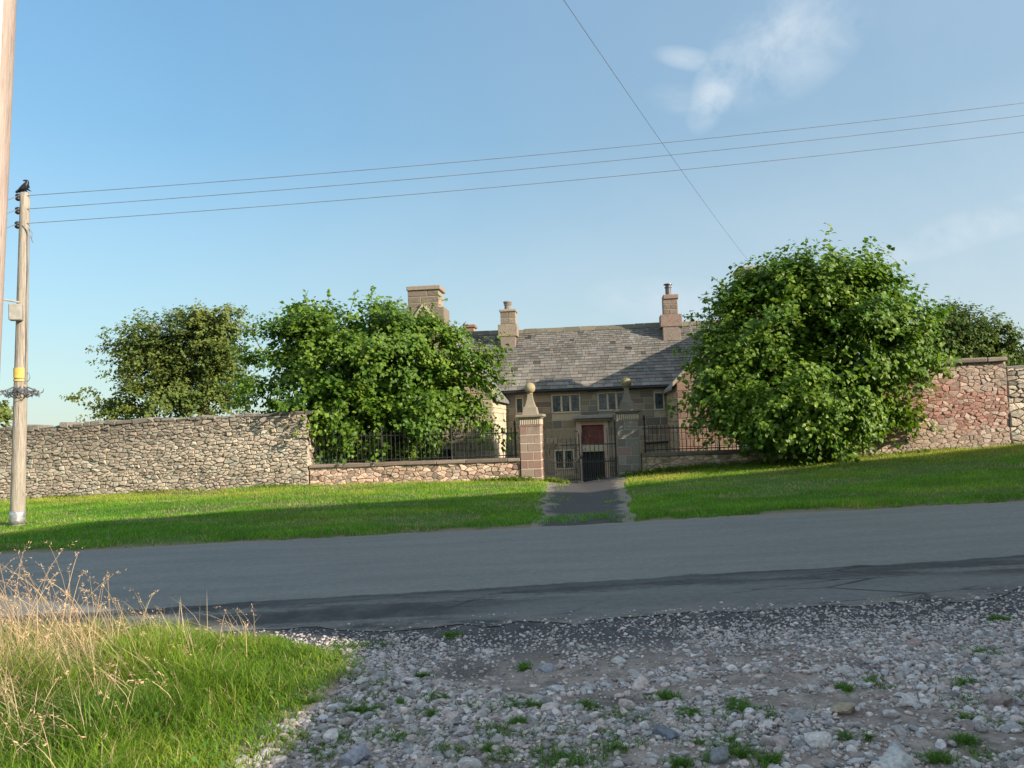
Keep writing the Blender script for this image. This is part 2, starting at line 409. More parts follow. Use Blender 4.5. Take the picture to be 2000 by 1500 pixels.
M_LIME = m_leaf('lime_leaf', (1.7, 1.9, 0.6), 0.28, 0.45, 0.25)
M_ASHLEAF = m_leaf('far_leaf', (1.5, 1.5, 0.7), 0.25, 0.6, 0.2)

# ------------------------------------------------------------------ lie of the land
PHI = R(6.0)                                        # the site is turned 6 degrees, its right end nearer
A = Vector((math.cos(PHI), -math.sin(PHI), 0)); B = Vector((math.sin(PHI), math.cos(PHI), 0))
W0 = Vector((0.5, 22.0, 0))                         # a point on the front face of the boundary wall
def on_plane(px, py, v=0.0, O=W0):
    d = ray(px, py); c = Vector((0, 0, CAM_Z)); k = (v - B.dot(c - O)) / B.dot(d)
    p = c + d * k; return A.dot(p - O), p.z, p
wall_x = []; wall_z = []
for px, py in ((-120, 986), (0, 978), (300, 962), (600, 949), (850, 941), (1039, 938), (1130, 946), (1230, 929), (1400, 914), (1500, 907), (1760, 886), (2000, 868), (2150, 858)):
    p = on_plane(px, py)[2]; wall_x.append(p.x); wall_z.append(p.z)
wall_x = np.array(wall_x); wall_z = np.array(wall_z)
ROAD_FAR, ROAD_NEAR = 12.9, 6.75
def wallY(X): return W0.y - (np.asarray(X, float) - W0.x) * math.tan(PHI)
def g(X, Y):
    X = np.asarray(X, float); Y = np.asarray(Y, float)
    zr = 0.0175 * np.clip(X, -40, 40)
    zw = np.interp(X, wall_x, wall_z); Yw = wallY(X)
    s = np.clip((Y - ROAD_FAR) / (Yw - ROAD_FAR), 0, 1)
    z = zr + (zw - zr) * s ** 0.9 + 0.05 * sstep(0, 0.06, s) * (1 - s)
    z = z + 0.05 * (fbm(X * 0.5, Y * 0.5, 3, 3) - 0.5) * sstep(0.02, 0.15, s) * (1 - sstep(0.8, 1, s))
    zc = -0.63 + 0.02 * np.clip(X, -20, 20)
    z = z + (zc - z) * sstep(0.25, 3.5, Y - Yw)
    # rutted, uneven ground of the stony lane and the raised verge
    near = 1 - sstep(6.0, 6.9, Y)
    z = z + near * (0.09 * (fbm(X * 0.9 + 3, Y * 0.9, 11, 3) - 0.5) - 0.02)
    z = z + 0.07 * sstep(-1.1, -2.6, X) * (1 - sstep(5.8, 7.0, Y))
    return z
def gp(px, py, it=25):
    d = ray(px, py); k = 5.0
    for _ in range(it):
        p = Vector((0, 0, CAM_Z)) + d * k
        k = 0.5 * k + 0.5 * (float(g(p.x, p.y)) - CAM_Z) / d.z
    return Vector((0, 0, CAM_Z)) + d * k

def axis(lo, hi, step, outer):
    a = np.arange(lo, hi + 1e-6, step); e = [hi]; d = step
    while e[-1] < outer: d *= 1.35; e.append(e[-1] + d)
    b = [lo]; d = step
    while b[-1] > -outer: d *= 1.35; b.append(b[-1] - d)
    return np.concatenate([np.array(b[1:])[::-1], a, np.array(e[1:])])
def sheet(xs, ys, dz, fn=None):
    XX, YY = np.meshgrid(xs, ys); ZZ = (fn or g)(XX, YY) + dz
    V = np.stack([XX, YY, ZZ], -1).reshape(-1, 3); nx, ny = len(xs), len(ys)
    i = np.arange(ny - 1)[:, None] * nx; j = np.arange(nx - 1)[None]
    return V, np.stack([i + j, i + j + 1, i + nx + j + 1, i + nx + j], -1).reshape(-1, 4)
mb = MB(); ys = np.concatenate([-np.geomspace(2, 400, 12)[::-1], np.arange(-1.5, 27, 0.22), np.geomspace(27.5, 1500, 26)])
V, Fq = sheet(axis(-16, 16, 0.3, 1200), ys, 0.0)
mb.add(V, Fq); tag(mb.build('ground', M_GROUND, smooth=True), kind='structure')
# road: one strip with an uneven near edge
mb = MB(); xs = np.concatenate([-np.geomspace(17, 300, 16)[::-1], np.arange(-16, 16.01, 0.12), np.geomspace(17, 300, 16)])
rows = 30; V = []
for x in xs:
    y0 = ROAD_NEAR + 0.02 * x * 0 + 0.55 * (fbm(x * 0.7, 1.3, 5, 4) - 0.5) + 0.25 * (vnoise(x * 4, 2.2, 8) - 0.5)
    y0 += 0.5 * float(sstep(3.6, 4.6, x)) + 0.25 * float(sstep(-1.0, -2.0, x))
    y1 = ROAD_FAR + 0.25 * (fbm(x * 0.6, 7.7, 6, 4) - 0.5) + 0.1 * (vnoise(x * 5, 4.2, 9) - 0.5)
    for r_ in range(rows + 1):
        y = y0 + (y1 - y0) * r_ / rows; V.append((x, y, 0))
V = np.array(V); V[:, 2] = np.maximum(g(V[:, 0], V[:, 1]), 0.0175 * np.clip(V[:, 0], -40, 40) - 0.03) + 0.006 + 0.02 * sstep(0, 0.5, V[:, 1] - 7.0)
i = np.arange(len(xs) - 1)[:, None] * (rows + 1); j = np.arange(rows)[None]
mb.add(V, np.stack([i + j, i + rows + 1 + j, i + rows + 2 + j, i + j + 1], -1).reshape(-1, 4))
tag(mb.build('road', M_ROAD, smooth=True), kind='structure')
# path up to the gate
pl0, pl1 = gp(1040, 1021), gp(1226, 1017)
PTH = [(13.05, 0.32, 1.90), (14.5, 0.42, 2.02), (17, 0.55, 2.35), (20, 0.72, 2.65), (22.0, 0.86, 2.88), (24, 0.9, 2.9)]
pty = np.array([p[0] for p in PTH]); ptl = np.array([p[1] for p in PTH]); ptr = np.array([p[2] for p in PTH])
mb = MB(); yy = np.arange(12.95, 24, 0.2); V = []; C = []
for y in yy:
    l, r_ = np.interp(y, pty, ptl), np.interp(y, pty, ptr)
    l += 0.25 * (vnoise(y * 1.7, 3.1, 2) - 0.5); r_ += 0.25 * (vnoise(y * 1.7, 9.1, 2) - 0.5)
    for k in range(17):
        t_ = k / 16; V.append((l + (r_ - l) * t_, y, 0)); C.append((max(abs(t_ - 0.5) * 2, 1 - (22.3 - y) / 1.6 if y > 20.7 else 0),) * 3)
V = np.array(V); V[:, 2] = g(V[:, 0], V[:, 1]) + 0.008
i = np.arange(len(yy) - 1)[:, None] * 17; j = np.arange(16)[None]
mb.add(V, np.stack([i + j, i + j + 1, i + 18 + j, i + 17 + j], -1).reshape(-1, 4), np.array(C))
tag(mb.build('path', M_PATH, smooth=True), kind='structure')

# ------------------------------------------------------------------ stone walls
def clip_poly(P, a, n):
    out = []; m_ = len(P)
    for i in range(m_):
        p, q = P[i], P[(i + 1) % m_]
        dp = (p[0] - a[0]) * n[0] + (p[1] - a[1]) * n[1]; dq = (q[0] - a[0]) * n[0] + (q[1] - a[1]) * n[1]
        if dp <= 0: out.append(p)
        if (dp < 0 < dq) or (dq < 0 < dp):
            t = dp / (dp - dq); out.append((p[0] + (q[0] - p[0]) * t, p[1] + (q[1] - p[1]) * t))
    return out
def cells(L, H, h, aspect, seed, drop=0.2, jit=0.38):
    """irregular stones: clipped Voronoi cells of jittered rows, in metres"""
    r = np.random.default_rng(seed); S = []
    nrow = max(2, int(round(H / h)))
    for k in range(nrow):
        w = h * aspect * r.uniform(0.8, 1.25); n = int(L / w) + 1; off = r.uniform(0, w)
        for q in range(n + 1):
            if r.uniform() < drop: continue
            S.append(((q * w + off + r.uniform(-jit, jit) * w) / aspect, (k + 0.5 + r.uniform(-jit, jit)) * H / nrow))
    S = np.array(S); out = []
    for i, s_ in enumerate(S):
        P = [(0, 0), (L / aspect, 0), (L / aspect, H), (0, H)]
        if not (-h < s_[0] < L / aspect + h): continue
        d = np.hypot(*(S - s_).T); near = np.argsort(d)[1:18]
        for jx in near:
            mid = (S[jx] + s_) / 2; n = S[jx] - s_
            P = clip_poly(P, mid, n)
            if len(P) < 3: break
        if len(P) >= 3: out.append(np.array([(p[0] * aspect, p[1]) for p in P]))
    return out
def rubble(mb, polys, place, r, D=(0.05, 0.10), gap=0.012, palette=None, wob=0.010):
    for P in polys:
        c = P.mean(0); rad = np.hypot(*(P - c).T).mean()
        if rad < 0.02: continue
        # resample edges so that the outline is uneven
        Q = []
        for i in range(len(P)):
            a, b = P[i], P[(i + 1) % len(P)]
            Q.append(a * 0.86 + c * 0.02 + b * 0.12 if False else a); 
            if np.hypot(*(b - a)) > 0.07: Q.append((a + b) / 2 + r.normal(0, wob * 0.5, 2))
        Q = np.array(Q); e = Q - c; ln = np.hypot(*e.T)[:, None] + 1e-6
        Q0 = c + e * np.clip(1 - gap / ln, 0.3, 1); D_ = r.uniform(*D); m_ = len(Q)
        Q1 = c + (Q0 - c) * 0.97; Q2 = c + (Q0 - c) * r.uniform(0.76, 0.9) + r.normal(0, wob * 0.5, Q0.shape)
        tilt = r.normal(0, 0.10, 2)
        dep2 = D_ * r.uniform(0.85, 1.1, m_) + (Q2 - c) @ tilt
        pts = np.concatenate([np.c_[Q0, np.full(m_, -0.02)], np.c_[Q1, np.full(m_, D_ * 0.62) + (Q1 - c) @ tilt], np.c_[Q2, dep2], [[c[0], c[1], D_ * 1.05]]])
        V = place(pts)
        k = np.arange(m_); k1 = (k + 1) % m_
        q = np.concatenate([np.stack([k, k1, m_ + k1, m_ + k], -1), np.stack([m_ + k, m_ + k1, 2 * m_ + k1, 2 * m_ + k], -1)])
        t = np.stack([2 * m_ + k, 2 * m_ + k1, np.full(m_, 3 * m_)], -1)
        mb.add(V, [q, t], palette(c, r))
def wall_place(u0_, zfun, O=W0, v0=0.0):
    def f(p):
        u = p[:, 0] + u0_
        X = O.x + A.x * u - B.x * (p[:, 2] - v0); Y = O.y + A.y * u - B.y * (p[:, 2] - v0)
        return np.stack([X, Y, p[:, 1] + zfun(u)], -1)
    return f
def zfun_from(pts):
    us = [on_plane(*p)[0] for p in pts]; zs = [on_plane(*p)[1] for p in pts]
    return lambda u: np.interp(u, us, zs)
base_u = [(-120, 986), (0, 978), (300, 962), (600, 949), (850, 941), (1039, 938), (1230, 929), (1400, 914), (1500, 907), (1760, 886), (2000, 868), (2150, 858)]
ZB = zfun_from(base_u)
def U(px, py=900): return on_plane(px, py)[0]
def core(mb, u0_, u1_, zlo, ztop, v0, v1, col=(0.1, 0.085, 0.07), n=40):
    us = np.linspace(u0_, u1_, n); V = []
    for u in us:
        for v in (v0, v1):
            p = W0 + A * u + B * v
            V.append((p.x, p.y, zlo(u) - 0.35)); V.append((p.x, p.y, ztop(u)))
    i = np.arange(n - 1)[:, None] * 4
    q = np.concatenate([np.concatenate([i + a for a in f], 1) for f in ((0, 4, 5, 1), (1, 5, 7, 3), (3, 7, 6, 2))])
    e = np.array([(0, 1, 3, 2), ((n - 1) * 4, (n - 1) * 4 + 2, (n - 1) * 4 + 3, (n - 1) * 4 + 1)])
    mb.add(np.array(V), [q, e], col)

def grey_pal(c, r):
    b = r.choice([0.17, 0.24, 0.30, 0.36, 0.44], p=[0.06, 0.18, 0.36, 0.28, 0.12]) * r.uniform(0.85, 1.15)
    t = r.choice(3, p=[0.5, 0.3, 0.2]); k = [(1.0, 0.90, 0.77), (1.02, 0.86, 0.76), (0.95, 0.95, 0.88)][t]
    return (b * k[0] * 1.25, b * k[1] * 1.2, b * k[2] * 1.1)
# --- left high wall
uL0, uL1 = U(-60, 900), U(602, 900)
H_L = 2.02
ztopL = zfun_from([(-60, 836), (0, 832), (150, 824), (300, 815), (450, 807), (602, 799)])
wl = empty('dry_stone_wall', tuple(W0 + A * uL1), 0, 'tall grey dry stone wall with dark rough top, running left behind the nearer pole', 'wall', 'boundary walls')
wl_inv = Matrix.Translation(-(W0 + A * uL1))
def under(o, e):
    """parent a mesh that was built in world coordinates"""
    o.parent = e; o.matrix_parent_inverse = Matrix.LocRotScale(e.location, e.rotation_euler, None).inverted(); return o
mb = MB(); r = np.random.default_rng(3)
core(mb, uL0, uL1 - 0.02, ZB, lambda u: ztopL(u) - 0.16, 0.0, 0.55, (0.14, 0.12, 0.10))
def zmapL(p, u0_=uL0):
    u = p[:, 0] + u0_; t = p[:, 1] / H_L; z = ZB(u) - 0.12 + t * (ztopL(u) - 0.14 - ZB(u) + 0.12)
    X = W0.x + A.x * u - B.x * p[:, 2]; Y = W0.y + A.y * u - B.y * p[:, 2]
    return np.stack([X, Y, z], -1)
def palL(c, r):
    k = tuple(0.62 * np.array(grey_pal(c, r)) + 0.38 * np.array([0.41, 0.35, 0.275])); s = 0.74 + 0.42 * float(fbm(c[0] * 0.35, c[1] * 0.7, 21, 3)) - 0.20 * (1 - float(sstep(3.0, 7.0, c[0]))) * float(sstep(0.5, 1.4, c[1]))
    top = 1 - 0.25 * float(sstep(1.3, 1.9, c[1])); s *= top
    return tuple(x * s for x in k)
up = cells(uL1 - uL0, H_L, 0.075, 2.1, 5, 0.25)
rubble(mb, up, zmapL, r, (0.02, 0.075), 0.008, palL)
# the right end of the wall shows square stones
pe = cells(0.55, H_L, 0.2, 1.6, 8, 0.05)
def endmap(p):
    t = p[:, 1] / H_L; u = uL1 - 0.02 + p[:, 2] * 0.4; v = p[:, 0]
    z = ZB(u) - 0.12 + t * (ztopL(u) - 0.14 - ZB(u) + 0.12)
    return np.stack([W0.x + A.x * u + B.x * v, W0.y + A.y * u + B.y * v, z], -1)
rubble(mb, pe, endmap, r, (0.03, 0.06), 0.011, palL)
under(mb.build('wall_face', M_RUBBLE, smooth=False), wl)
# rough coping of tilted flat stones
mb = MB(); u = uL0
while u < uL1:
    w = r.uniform(0.12, 0.5); h = r.uniform(0.05, 0.15)
    b = r.uniform(0.13, 0.24); V, fq, ft = bevbox(w / 2 * 0.98, 0.33, h / 2, 0.025)
    V = V + r.normal(0, 0.012, V.shape); a = r.normal(0, 0.05); V = V @ np.array(Matrix.Rotation(a, 3, 'Y')).T
    p = W0 + A * (u + w / 2) + B * (0.27 + r.normal(0, 0.02)); z = ztopL(u + w / 2) - 0.15 + h / 2
    V = V @ np.array(Matrix.Rotation(-PHI, 3, 'Z')).T + np.array([p.x, p.y, z])
    mb.add(V, [fq, ft], (b, b * 0.9, b * 0.76)); u += w
under(mb.build('coping', M_RUBBLE), wl)

# --- right high wall, pinkish, red render clinging to its middle
uR0, uR1, uR2 = U(1640), U(1976), U(2120)
wr = empty('rendered_stone_wall', tuple(W0 + A * uR0), 0, 'tall pink rubble wall with flaking red render, right of the larger bush', 'wall', 'boundary walls')
ztopR = zfun_from([(1640, 711), (1760, 708), (1850, 703), (1976, 698), (2130, 694)])
mb = MB(); r = np.random.default_rng(4)
core(mb, uR0, uR1, ZB, lambda u: ztopR(u) - 0.10, 0.0, 0.55, (0.30, 0.20, 0.155))
H_R = 2.3
def zmapR(p):
    u = p[:, 0] + uR0; t = p[:, 1] / H_R; z = ZB(u) - 0.12 + t * (ztopR(u) - 0.1 - ZB(u) + 0.12)
    return np.stack([W0.x + A.x * u - B.x * p[:, 2], W0.y + A.y * u - B.y * p[:, 2], z], -1)
def palR(c, r):
    k = np.array(grey_pal(c, r)) * 0.5 + np.array([0.36, 0.285, 0.23]) * 0.5; red = float(fbm(c[0] * 0.8 + 5, c[1] * 0.9, 31, 3))
    mid = float(sstep(0.25, 0.8, c[1]) * (1 - sstep(1.75, 2.05, c[1])))
    f = float(sstep(0.38, 0.60, red)) * mid * 0.75 + 0.25
    b = r.uniform(0.9, 1.1); tgt = np.array([0.35, 0.20, 0.16]) * b if r.uniform() < 0.65 else np.array([0.42, 0.31, 0.255]) * b
    return tuple(k * (1 - f) + tgt * f)
rubble(mb, cells(uR1 - uR0, H_R, 0.085, 1.7, 15, 0.22), zmapR, r, (0.010, 0.032), 0.004, palR)
under(mb.build('wall_face', M_PINK), wr)
mb = MB(); u = uR0 - 0.1
while u < uR1 - 0.05:
    w = min(r.uniform(0.6, 1.1), uR1 + 0.02 - u); b = r.uniform(0.17, 0.26)
    V, fq, ft = bevbox(w / 2 * 0.995, 0.36, 0.062, 0.03); V = V + r.normal(0, 0.006, V.shape)
    sl_ = (float(ztopR(u + w)) - float(ztopR(u))) / w; V[:, 2] += V[:, 0] * sl_
    p = W0 + A * (u + w / 2) + B * 0.24; V = V @ np.array(Matrix.Rotation(-PHI, 3, 'Z')).T + np.array([p.x, p.y, float(ztopR(u + w / 2)) - 0.045])
    mb.add(V, [fq, ft], (b, b * 0.83, b * 0.68)); u += w
under(mb.build('coping', M_COPE), wr)
# lower grey stretch that runs out of the picture on the right
wg = empty('dry_stone_wall', tuple(W0 + A * uR1), 0, 'lower grey dry stone wall butting the pink wall at the right edge', 'wall', 'boundary walls')
ztopG = zfun_from([(1976, 716), (2130, 708)])
mb = MB(); core(mb, uR1 + 0.01, uR2, ZB, lambda u: ztopG(u) - 0.06, 0.03, 0.55)
def zmapG(p):
    u = p[:, 0] + uR1 + 0.01; t = p[:, 1] / 2.1; z = ZB(u) - 0.12 + t * (ztopG(u) - ZB(u) + 0.12)
    return np.stack([W0.x + A.x * u - B.x * (p[:, 2] - 0.03), W0.y + A.y * u - B.y * (p[:, 2] - 0.03), z], -1)
rubble(mb, cells(uR2 - uR1, 2.1, 0.12, 1.8, 25, 0.2), zmapG, r, (0.035, 0.085), 0.011, lambda c, r: tuple(x * 1.12 for x in grey_pal(c, r)))
under(mb.build('wall_face', M_RUBBLE), wg)
mb = MB(); u = uR1
while u < uR2:
    w = r.uniform(0.25, 0.5); p = W0 + A * (u + w / 2) + B * 0.28; b = r.uniform(0.18, 0.28)
    V, fq, ft = bevbox(w / 2, 0.31, 0.05, 0.02); V = V + r.normal(0, 0.01, V.shape)
    V = V @ np.array(Matrix.Rotation(-PHI, 3, 'Z')).T + np.array([p.x, p.y, float(ztopG(u)) - 0.02]); mb.add(V, [fq, ft], (b, b * .9, b * .78)); u += w
under(mb.build('coping', M_RUBBLE), wg)

# --- dwarf walls that carry the railings
def dwarf(px0, px1, tops, label, seed, tint, cope_col):
    ua, ub = U(px0), U(px1); zt = zfun_from(tops); r = np.random.default_rng(seed)
    e = empty('dwarf_wall', tuple(W0 + A * ua), 0, label, 'wall', 'low walls under the railings')
    mb = MB(); core(mb, ua, ub, ZB, lambda u: zt(u) - 0.1, 0.02, 0.45, (0.26, 0.19, 0.15)); H = 0.62
    def zm(p):
        u = p[:, 0] + ua; t = p[:, 1] / H; z = ZB(u) - 0.1 + t * (zt(u) - 0.1 - ZB(u) + 0.1)
        return np.stack([W0.x + A.x * u - B.x * (p[:, 2] - 0.02), W0.y + A.y * u - B.y * (p[:, 2] - 0.02), z], -1)
    rubble(mb, cells(ub - ua, H, 0.095, 1.7, seed, 0.2), zm, r, (0.015, 0.045), 0.006, lambda c, r: tuple(np.array(grey_pal(c, r)) * np.array(tint) * r.uniform(0.9, 1.2)))
    under(mb.build('wall_face', M_PINK), e)
    mb = MB(); u = ua
    while u < ub - 0.02:
        w = min(r.uniform(0.6, 1.2), ub - u)
        if ub - u - w < 0.15: w = ub - u
        V, fq, ft = bevbox(w / 2 * 0.996, 0.27, 0.05, 0.018); V = V + r.normal(0, 0.004, V.shape)
        V[:, 2] += V[:, 0] * (float(zt(u + w)) - float(zt(u))) / w
        p = W0 + A * (u + w / 2) + B * 0.2; b = r.uniform(0.8, 1.2)
        V = V @ np.array(Matrix.Rotation(-PHI, 3, 'Z')).T + np.array([p.x, p.y, float(zt(u + w / 2)) - 0.05]); mb.add(V, [fq, ft], tuple(x * b for x in cope_col)); u += w
    under(mb.build('coping', M_COPE), e)
    return zt
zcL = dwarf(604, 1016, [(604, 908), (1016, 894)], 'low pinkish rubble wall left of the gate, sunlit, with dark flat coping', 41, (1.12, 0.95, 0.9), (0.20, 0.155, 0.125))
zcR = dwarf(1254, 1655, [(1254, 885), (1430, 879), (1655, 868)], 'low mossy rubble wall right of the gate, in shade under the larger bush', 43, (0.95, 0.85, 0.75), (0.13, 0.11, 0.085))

# ------------------------------------------------------------------ railings, piers, gate
def bar_mesh(h, r_, spike=0.09, col=(0.03, 0.03, 0.03)):
    mb = MB(); mb.lathe([(r_, 0), (r_, h - spike), (r_ * 1.5, h - spike + 0.012), (r_ * 1.25, h - spike * 0.6), (0.001, h)], (0, 0, 0), 6, col); return mb
def railing(px0, px1, zt, tops, label, n, stays):
    ua, ub = U(px0), U(px1); zr = zfun_from(tops)
    o = W0 + A * ua + B * 0.2
    e = empty('railing', (o.x, o.y, float(zt(ua))), -PHI, label, 'railing', 'iron railings on the low walls')
    za = float(zt(ua)); L_ = ub - ua
    for off, hh in ((0.07, 0.022), (-0.06, 0.022)):
        mb = MB()
        if off > 0:
            p = [(k * L_ / 20, 0, float(zt(ua + k * L_ / 20)) - za + off) for k in range(21)]
        else:
            p = [(k * L_ / 20, 0, float(zr(ua + k * L_ / 20)) - za + off) for k in range(21)]
        mb.tube(p, hh * 0.62, 4); mb.build('rail', M_IRON, e)
    src = None
    for k in range(n):
        u = (k + 0.5) * L_ / n
        h = float(zr(ua + u) - zt(ua + u)) + 0.05
        if src is None:
            b = bar_mesh(h, 0.0085).build('bar', M_IRON, e); src = b
        else:
            b = src.copy(); COL.objects.link(b); b.parent = e
        b.location = (u, 0, float(zt(ua + u)) - za - 0.01)
    for f in stays:
        mb = MB(); u = f * L_; z0 = float(zt(ua + u)) - za
        mb.lathe([(0.028, 0), (0.028, 0.06), (0.02, 0.08), (0.02, 0.86), (0.034, 0.90), (0.03, 0.95), (0.001, 1.02)], (u, 0, z0), 8)
        mb.build('standard', M_IRON, e)
    return e
railing(608, 1012, zcL, [(608, 850), (1012, 841)], 'black iron railing on the low sunlit wall between tall wall and left pier', 48, (0.34, 0.68, 0.985))
railing(1258, 1640, zcR, [(1258, 833), (1430, 829), (1640, 820)], 'black iron railing on the low shaded wall, right of the gate, partly behind leaves', 46, (0.012, 0.40, 0.75))

def pier(name, pxc, py_base, label, seed, cols, painted_shade, joint=(0.50, 0.44, 0.36)):
    u, z, p = on_plane(pxc, py_base, -0.08)
    e = empty(name, (p.x, p.y, z), -PHI - R(3), label, 'gate pier', 'ball-topped gate piers')
    r = np.random.default_rng(seed); w = 0.285; s_ = 0.0137  # half width; metres per photo pixel here
    mb = MB(); nc = 7; top = 1.44; hh = (top + 0.15) / nc
    mb.box(-w + .012, w - .012, -w + .012 + w, w - .012 + w, -0.15, top, joint)
    for k in range(nc):
        z0 = -0.15 + k * hh; sp = (0.22 if k % 2 else -0.20) * w * 1.2 + r.normal(0, 0.02)
        for a, b in ((-w, sp), (sp, w)):
            c = np.array(cols[r.integers(len(cols))]) * r.uniform(0.9, 1.1)
            mb.box(a + 0.008, b - 0.008, 0 + r.uniform(0, 0.006), 2 * w, z0 + 0.009, z0 + hh - 0.009, c * 0.85, 0.008)
    mb.build('shaft', M_PIER, e)
    mb = MB(); oc = np.array([1.0, 1.0, 1.0]) * (1.0 if painted_shade < 0.4 else 0.68); cc = np.array((0.235, 0.205, 0.155)) * oc  # right pier's cap, obelisk and ball painted darker for its shade
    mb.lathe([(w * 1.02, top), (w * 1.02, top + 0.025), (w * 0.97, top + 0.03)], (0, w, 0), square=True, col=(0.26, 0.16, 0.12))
    mb.lathe([(w * 0.97, top + 0.03), (w * 0.97, top + 0.185)], (0, w, 0), square=True, col=(0.16, 0.13, 0.1))
    for side in range(4):
        for k in range(11):
            a = -w * 0.97 + (k + 0.5) * 2 * w * 0.97 / 11; V, fq, ft = bevbox(0.018, 0.016, 0.072, 0.008)
            V = V + np.array([a, -w * 0.97, top + 0.108]); V = V @ np.array(Matrix.Rotation(side * math.pi / 2, 3, 'Z')).T + np.array([0, w, 0])
            mb.add(V, [fq, ft], (0.40, 0.34, 0.26))
    mb.build('fluted_band', M_PIER, e)
    mb = MB(); mb.lathe([(w * 0.99, top + 0.187), (w * 1.05, top + 0.20), (w * 1.12, top + 0.235), (w * 1.27, top + 0.25), (w * 1.28, top + 0.30), (w * 1.22, top + 0.315), (w * 0.5, top + 0.318)], (0, w, 0), square=True, col=cc)
    mb.build('cap', M_PIER, e)
    mb = MB(); t0 = top + 0.318
    mb.lathe([(0.200, t0), (0.195, t0 + 0.03), (0.165, t0 + 0.19), (0.155, t0 + 0.20), (0.138, t0 + 0.205), (0.118, t0 + 0.26), (0.082, t0 + 0.39), (0.066, t0 + 0.50), (0.062, t0 + 0.56)], (0, w, 0), square=True, col=np.array((0.235, 0.20, 0.155)) * oc)
    mb.build('obelisk', M_PIER, e)
    mb = MB(); R_ = 0.150; mb.lathe([(0.055, t0 + 0.55), (0.082, t0 + 0.565), (0.05, t0 + 0.585)] + [(max(0.002, R_ * math.sin(a)), t0 + 0.715 - R_ * math.cos(a)) for a in np.linspace(0.35, math.pi, 16)], (0, w, 0), 24, np.array((0.29, 0.245, 0.15)) * oc)
    mb.build('ball', M_PIER, e, True)
    return e
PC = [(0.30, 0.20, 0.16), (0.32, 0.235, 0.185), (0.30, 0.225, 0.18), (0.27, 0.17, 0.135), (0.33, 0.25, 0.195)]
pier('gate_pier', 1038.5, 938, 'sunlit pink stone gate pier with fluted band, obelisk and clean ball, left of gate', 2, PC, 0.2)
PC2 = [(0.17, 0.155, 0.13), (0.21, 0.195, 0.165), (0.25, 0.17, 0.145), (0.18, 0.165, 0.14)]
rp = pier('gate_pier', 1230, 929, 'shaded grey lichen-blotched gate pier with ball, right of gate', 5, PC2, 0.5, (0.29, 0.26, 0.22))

def gate():
    ua, ub = U(1064, 930), U(1208, 930); o = W0 + A * ua + B * 0.25; W_ = ub - ua
    zg = float(g(o.x + W_ / 2, o.y)) + 0.03
    e = empty('iron_gate', (o.x, o.y, zg), -PHI, 'double leaf wrought iron gate with spiked bars and scrolled meeting stiles between the stone piers', 'gate')
    half = W_ / 2
    for sgn, x0 in ((1, 0.02), (-1, W_ - 0.02)):
        leaf = MB()
        X = lambda t: x0 + sgn * t * (half - 0.04)
        leaf.box(*sorted((X(0), X(0) + sgn * 0.045)), -0.02, 0.02, 0.0, 1.62 if sgn < 0 else 1.45)         # hanging stile
        leaf.box(*sorted((X(1) - sgn * 0.035, X(1))), -0.018, 0.018, 0.02, 1.30)                            # meeting stile
        for z in (0.06, 0.52, 0.98):
            leaf.box(*sorted((X(0) + sgn * 0.045, X(1) - sgn * 0.035)), -0.012, 0.012, z, z + 0.03)
        fr = leaf.build('gate_leaf', M_IRON, e)
        n = 8; src = None
        for k in range(1, n):
            x = X(k / n); hgt = 1.22 + (0.30 * (1 - k / n) ** 2 if sgn < 0 else 0.05 * (1 - k / n))
            if src is None or sgn < 0:
                b = bar_mesh(hgt, 0.0095).build('bar', M_IRON, fr); src = b
            else:
                b = src.copy(); COL.objects.link(b); b.parent = fr
            b.location = (x, 0, 0.03)
        src = None
        for k in range(n):
            x = X((k + 0.5) / n)
            if src is None:
                b = bar_mesh(0.60, 0.009, 0.06).build('dog_bar', M_IRON, fr); src = b
            else:
                b = src.copy(); COL.objects.link(b); b.parent = fr
            b.location = (x, 0, 0.03)
        # scroll on top of the meeting stile, curling away
        sc = MB(); pts = []
        for t in np.linspace(0, 1, 16):
            a = t * 1.5 * math.pi; rr = 0.085 * (1 - 0.55 * t)
            pts.append((X(1) - sgn * (0.02 + 0.085 - rr * math.cos(a)), 0, 1.30 + rr * math.sin(a)))
        sc.tube(pts, 0.013, 6); sc.build('scroll', M_IRON, fr)
        sc = MB(); pts = [(X(1) - sgn * (0.04 + 0.06 * math.sin(t * 3.1)), 0, 0.99 - 0.16 * t) for t in np.linspace(0, 1, 10)]
        sc.tube(pts, 0.010, 6); sc.build('scroll', M_IRON, fr)
    mb = MB(); mb.box(half - 0.05, half + 0.05, -0.035, -0.018, 0.62, 0.74); mb.build('lock', M_IRON, e)
gate()

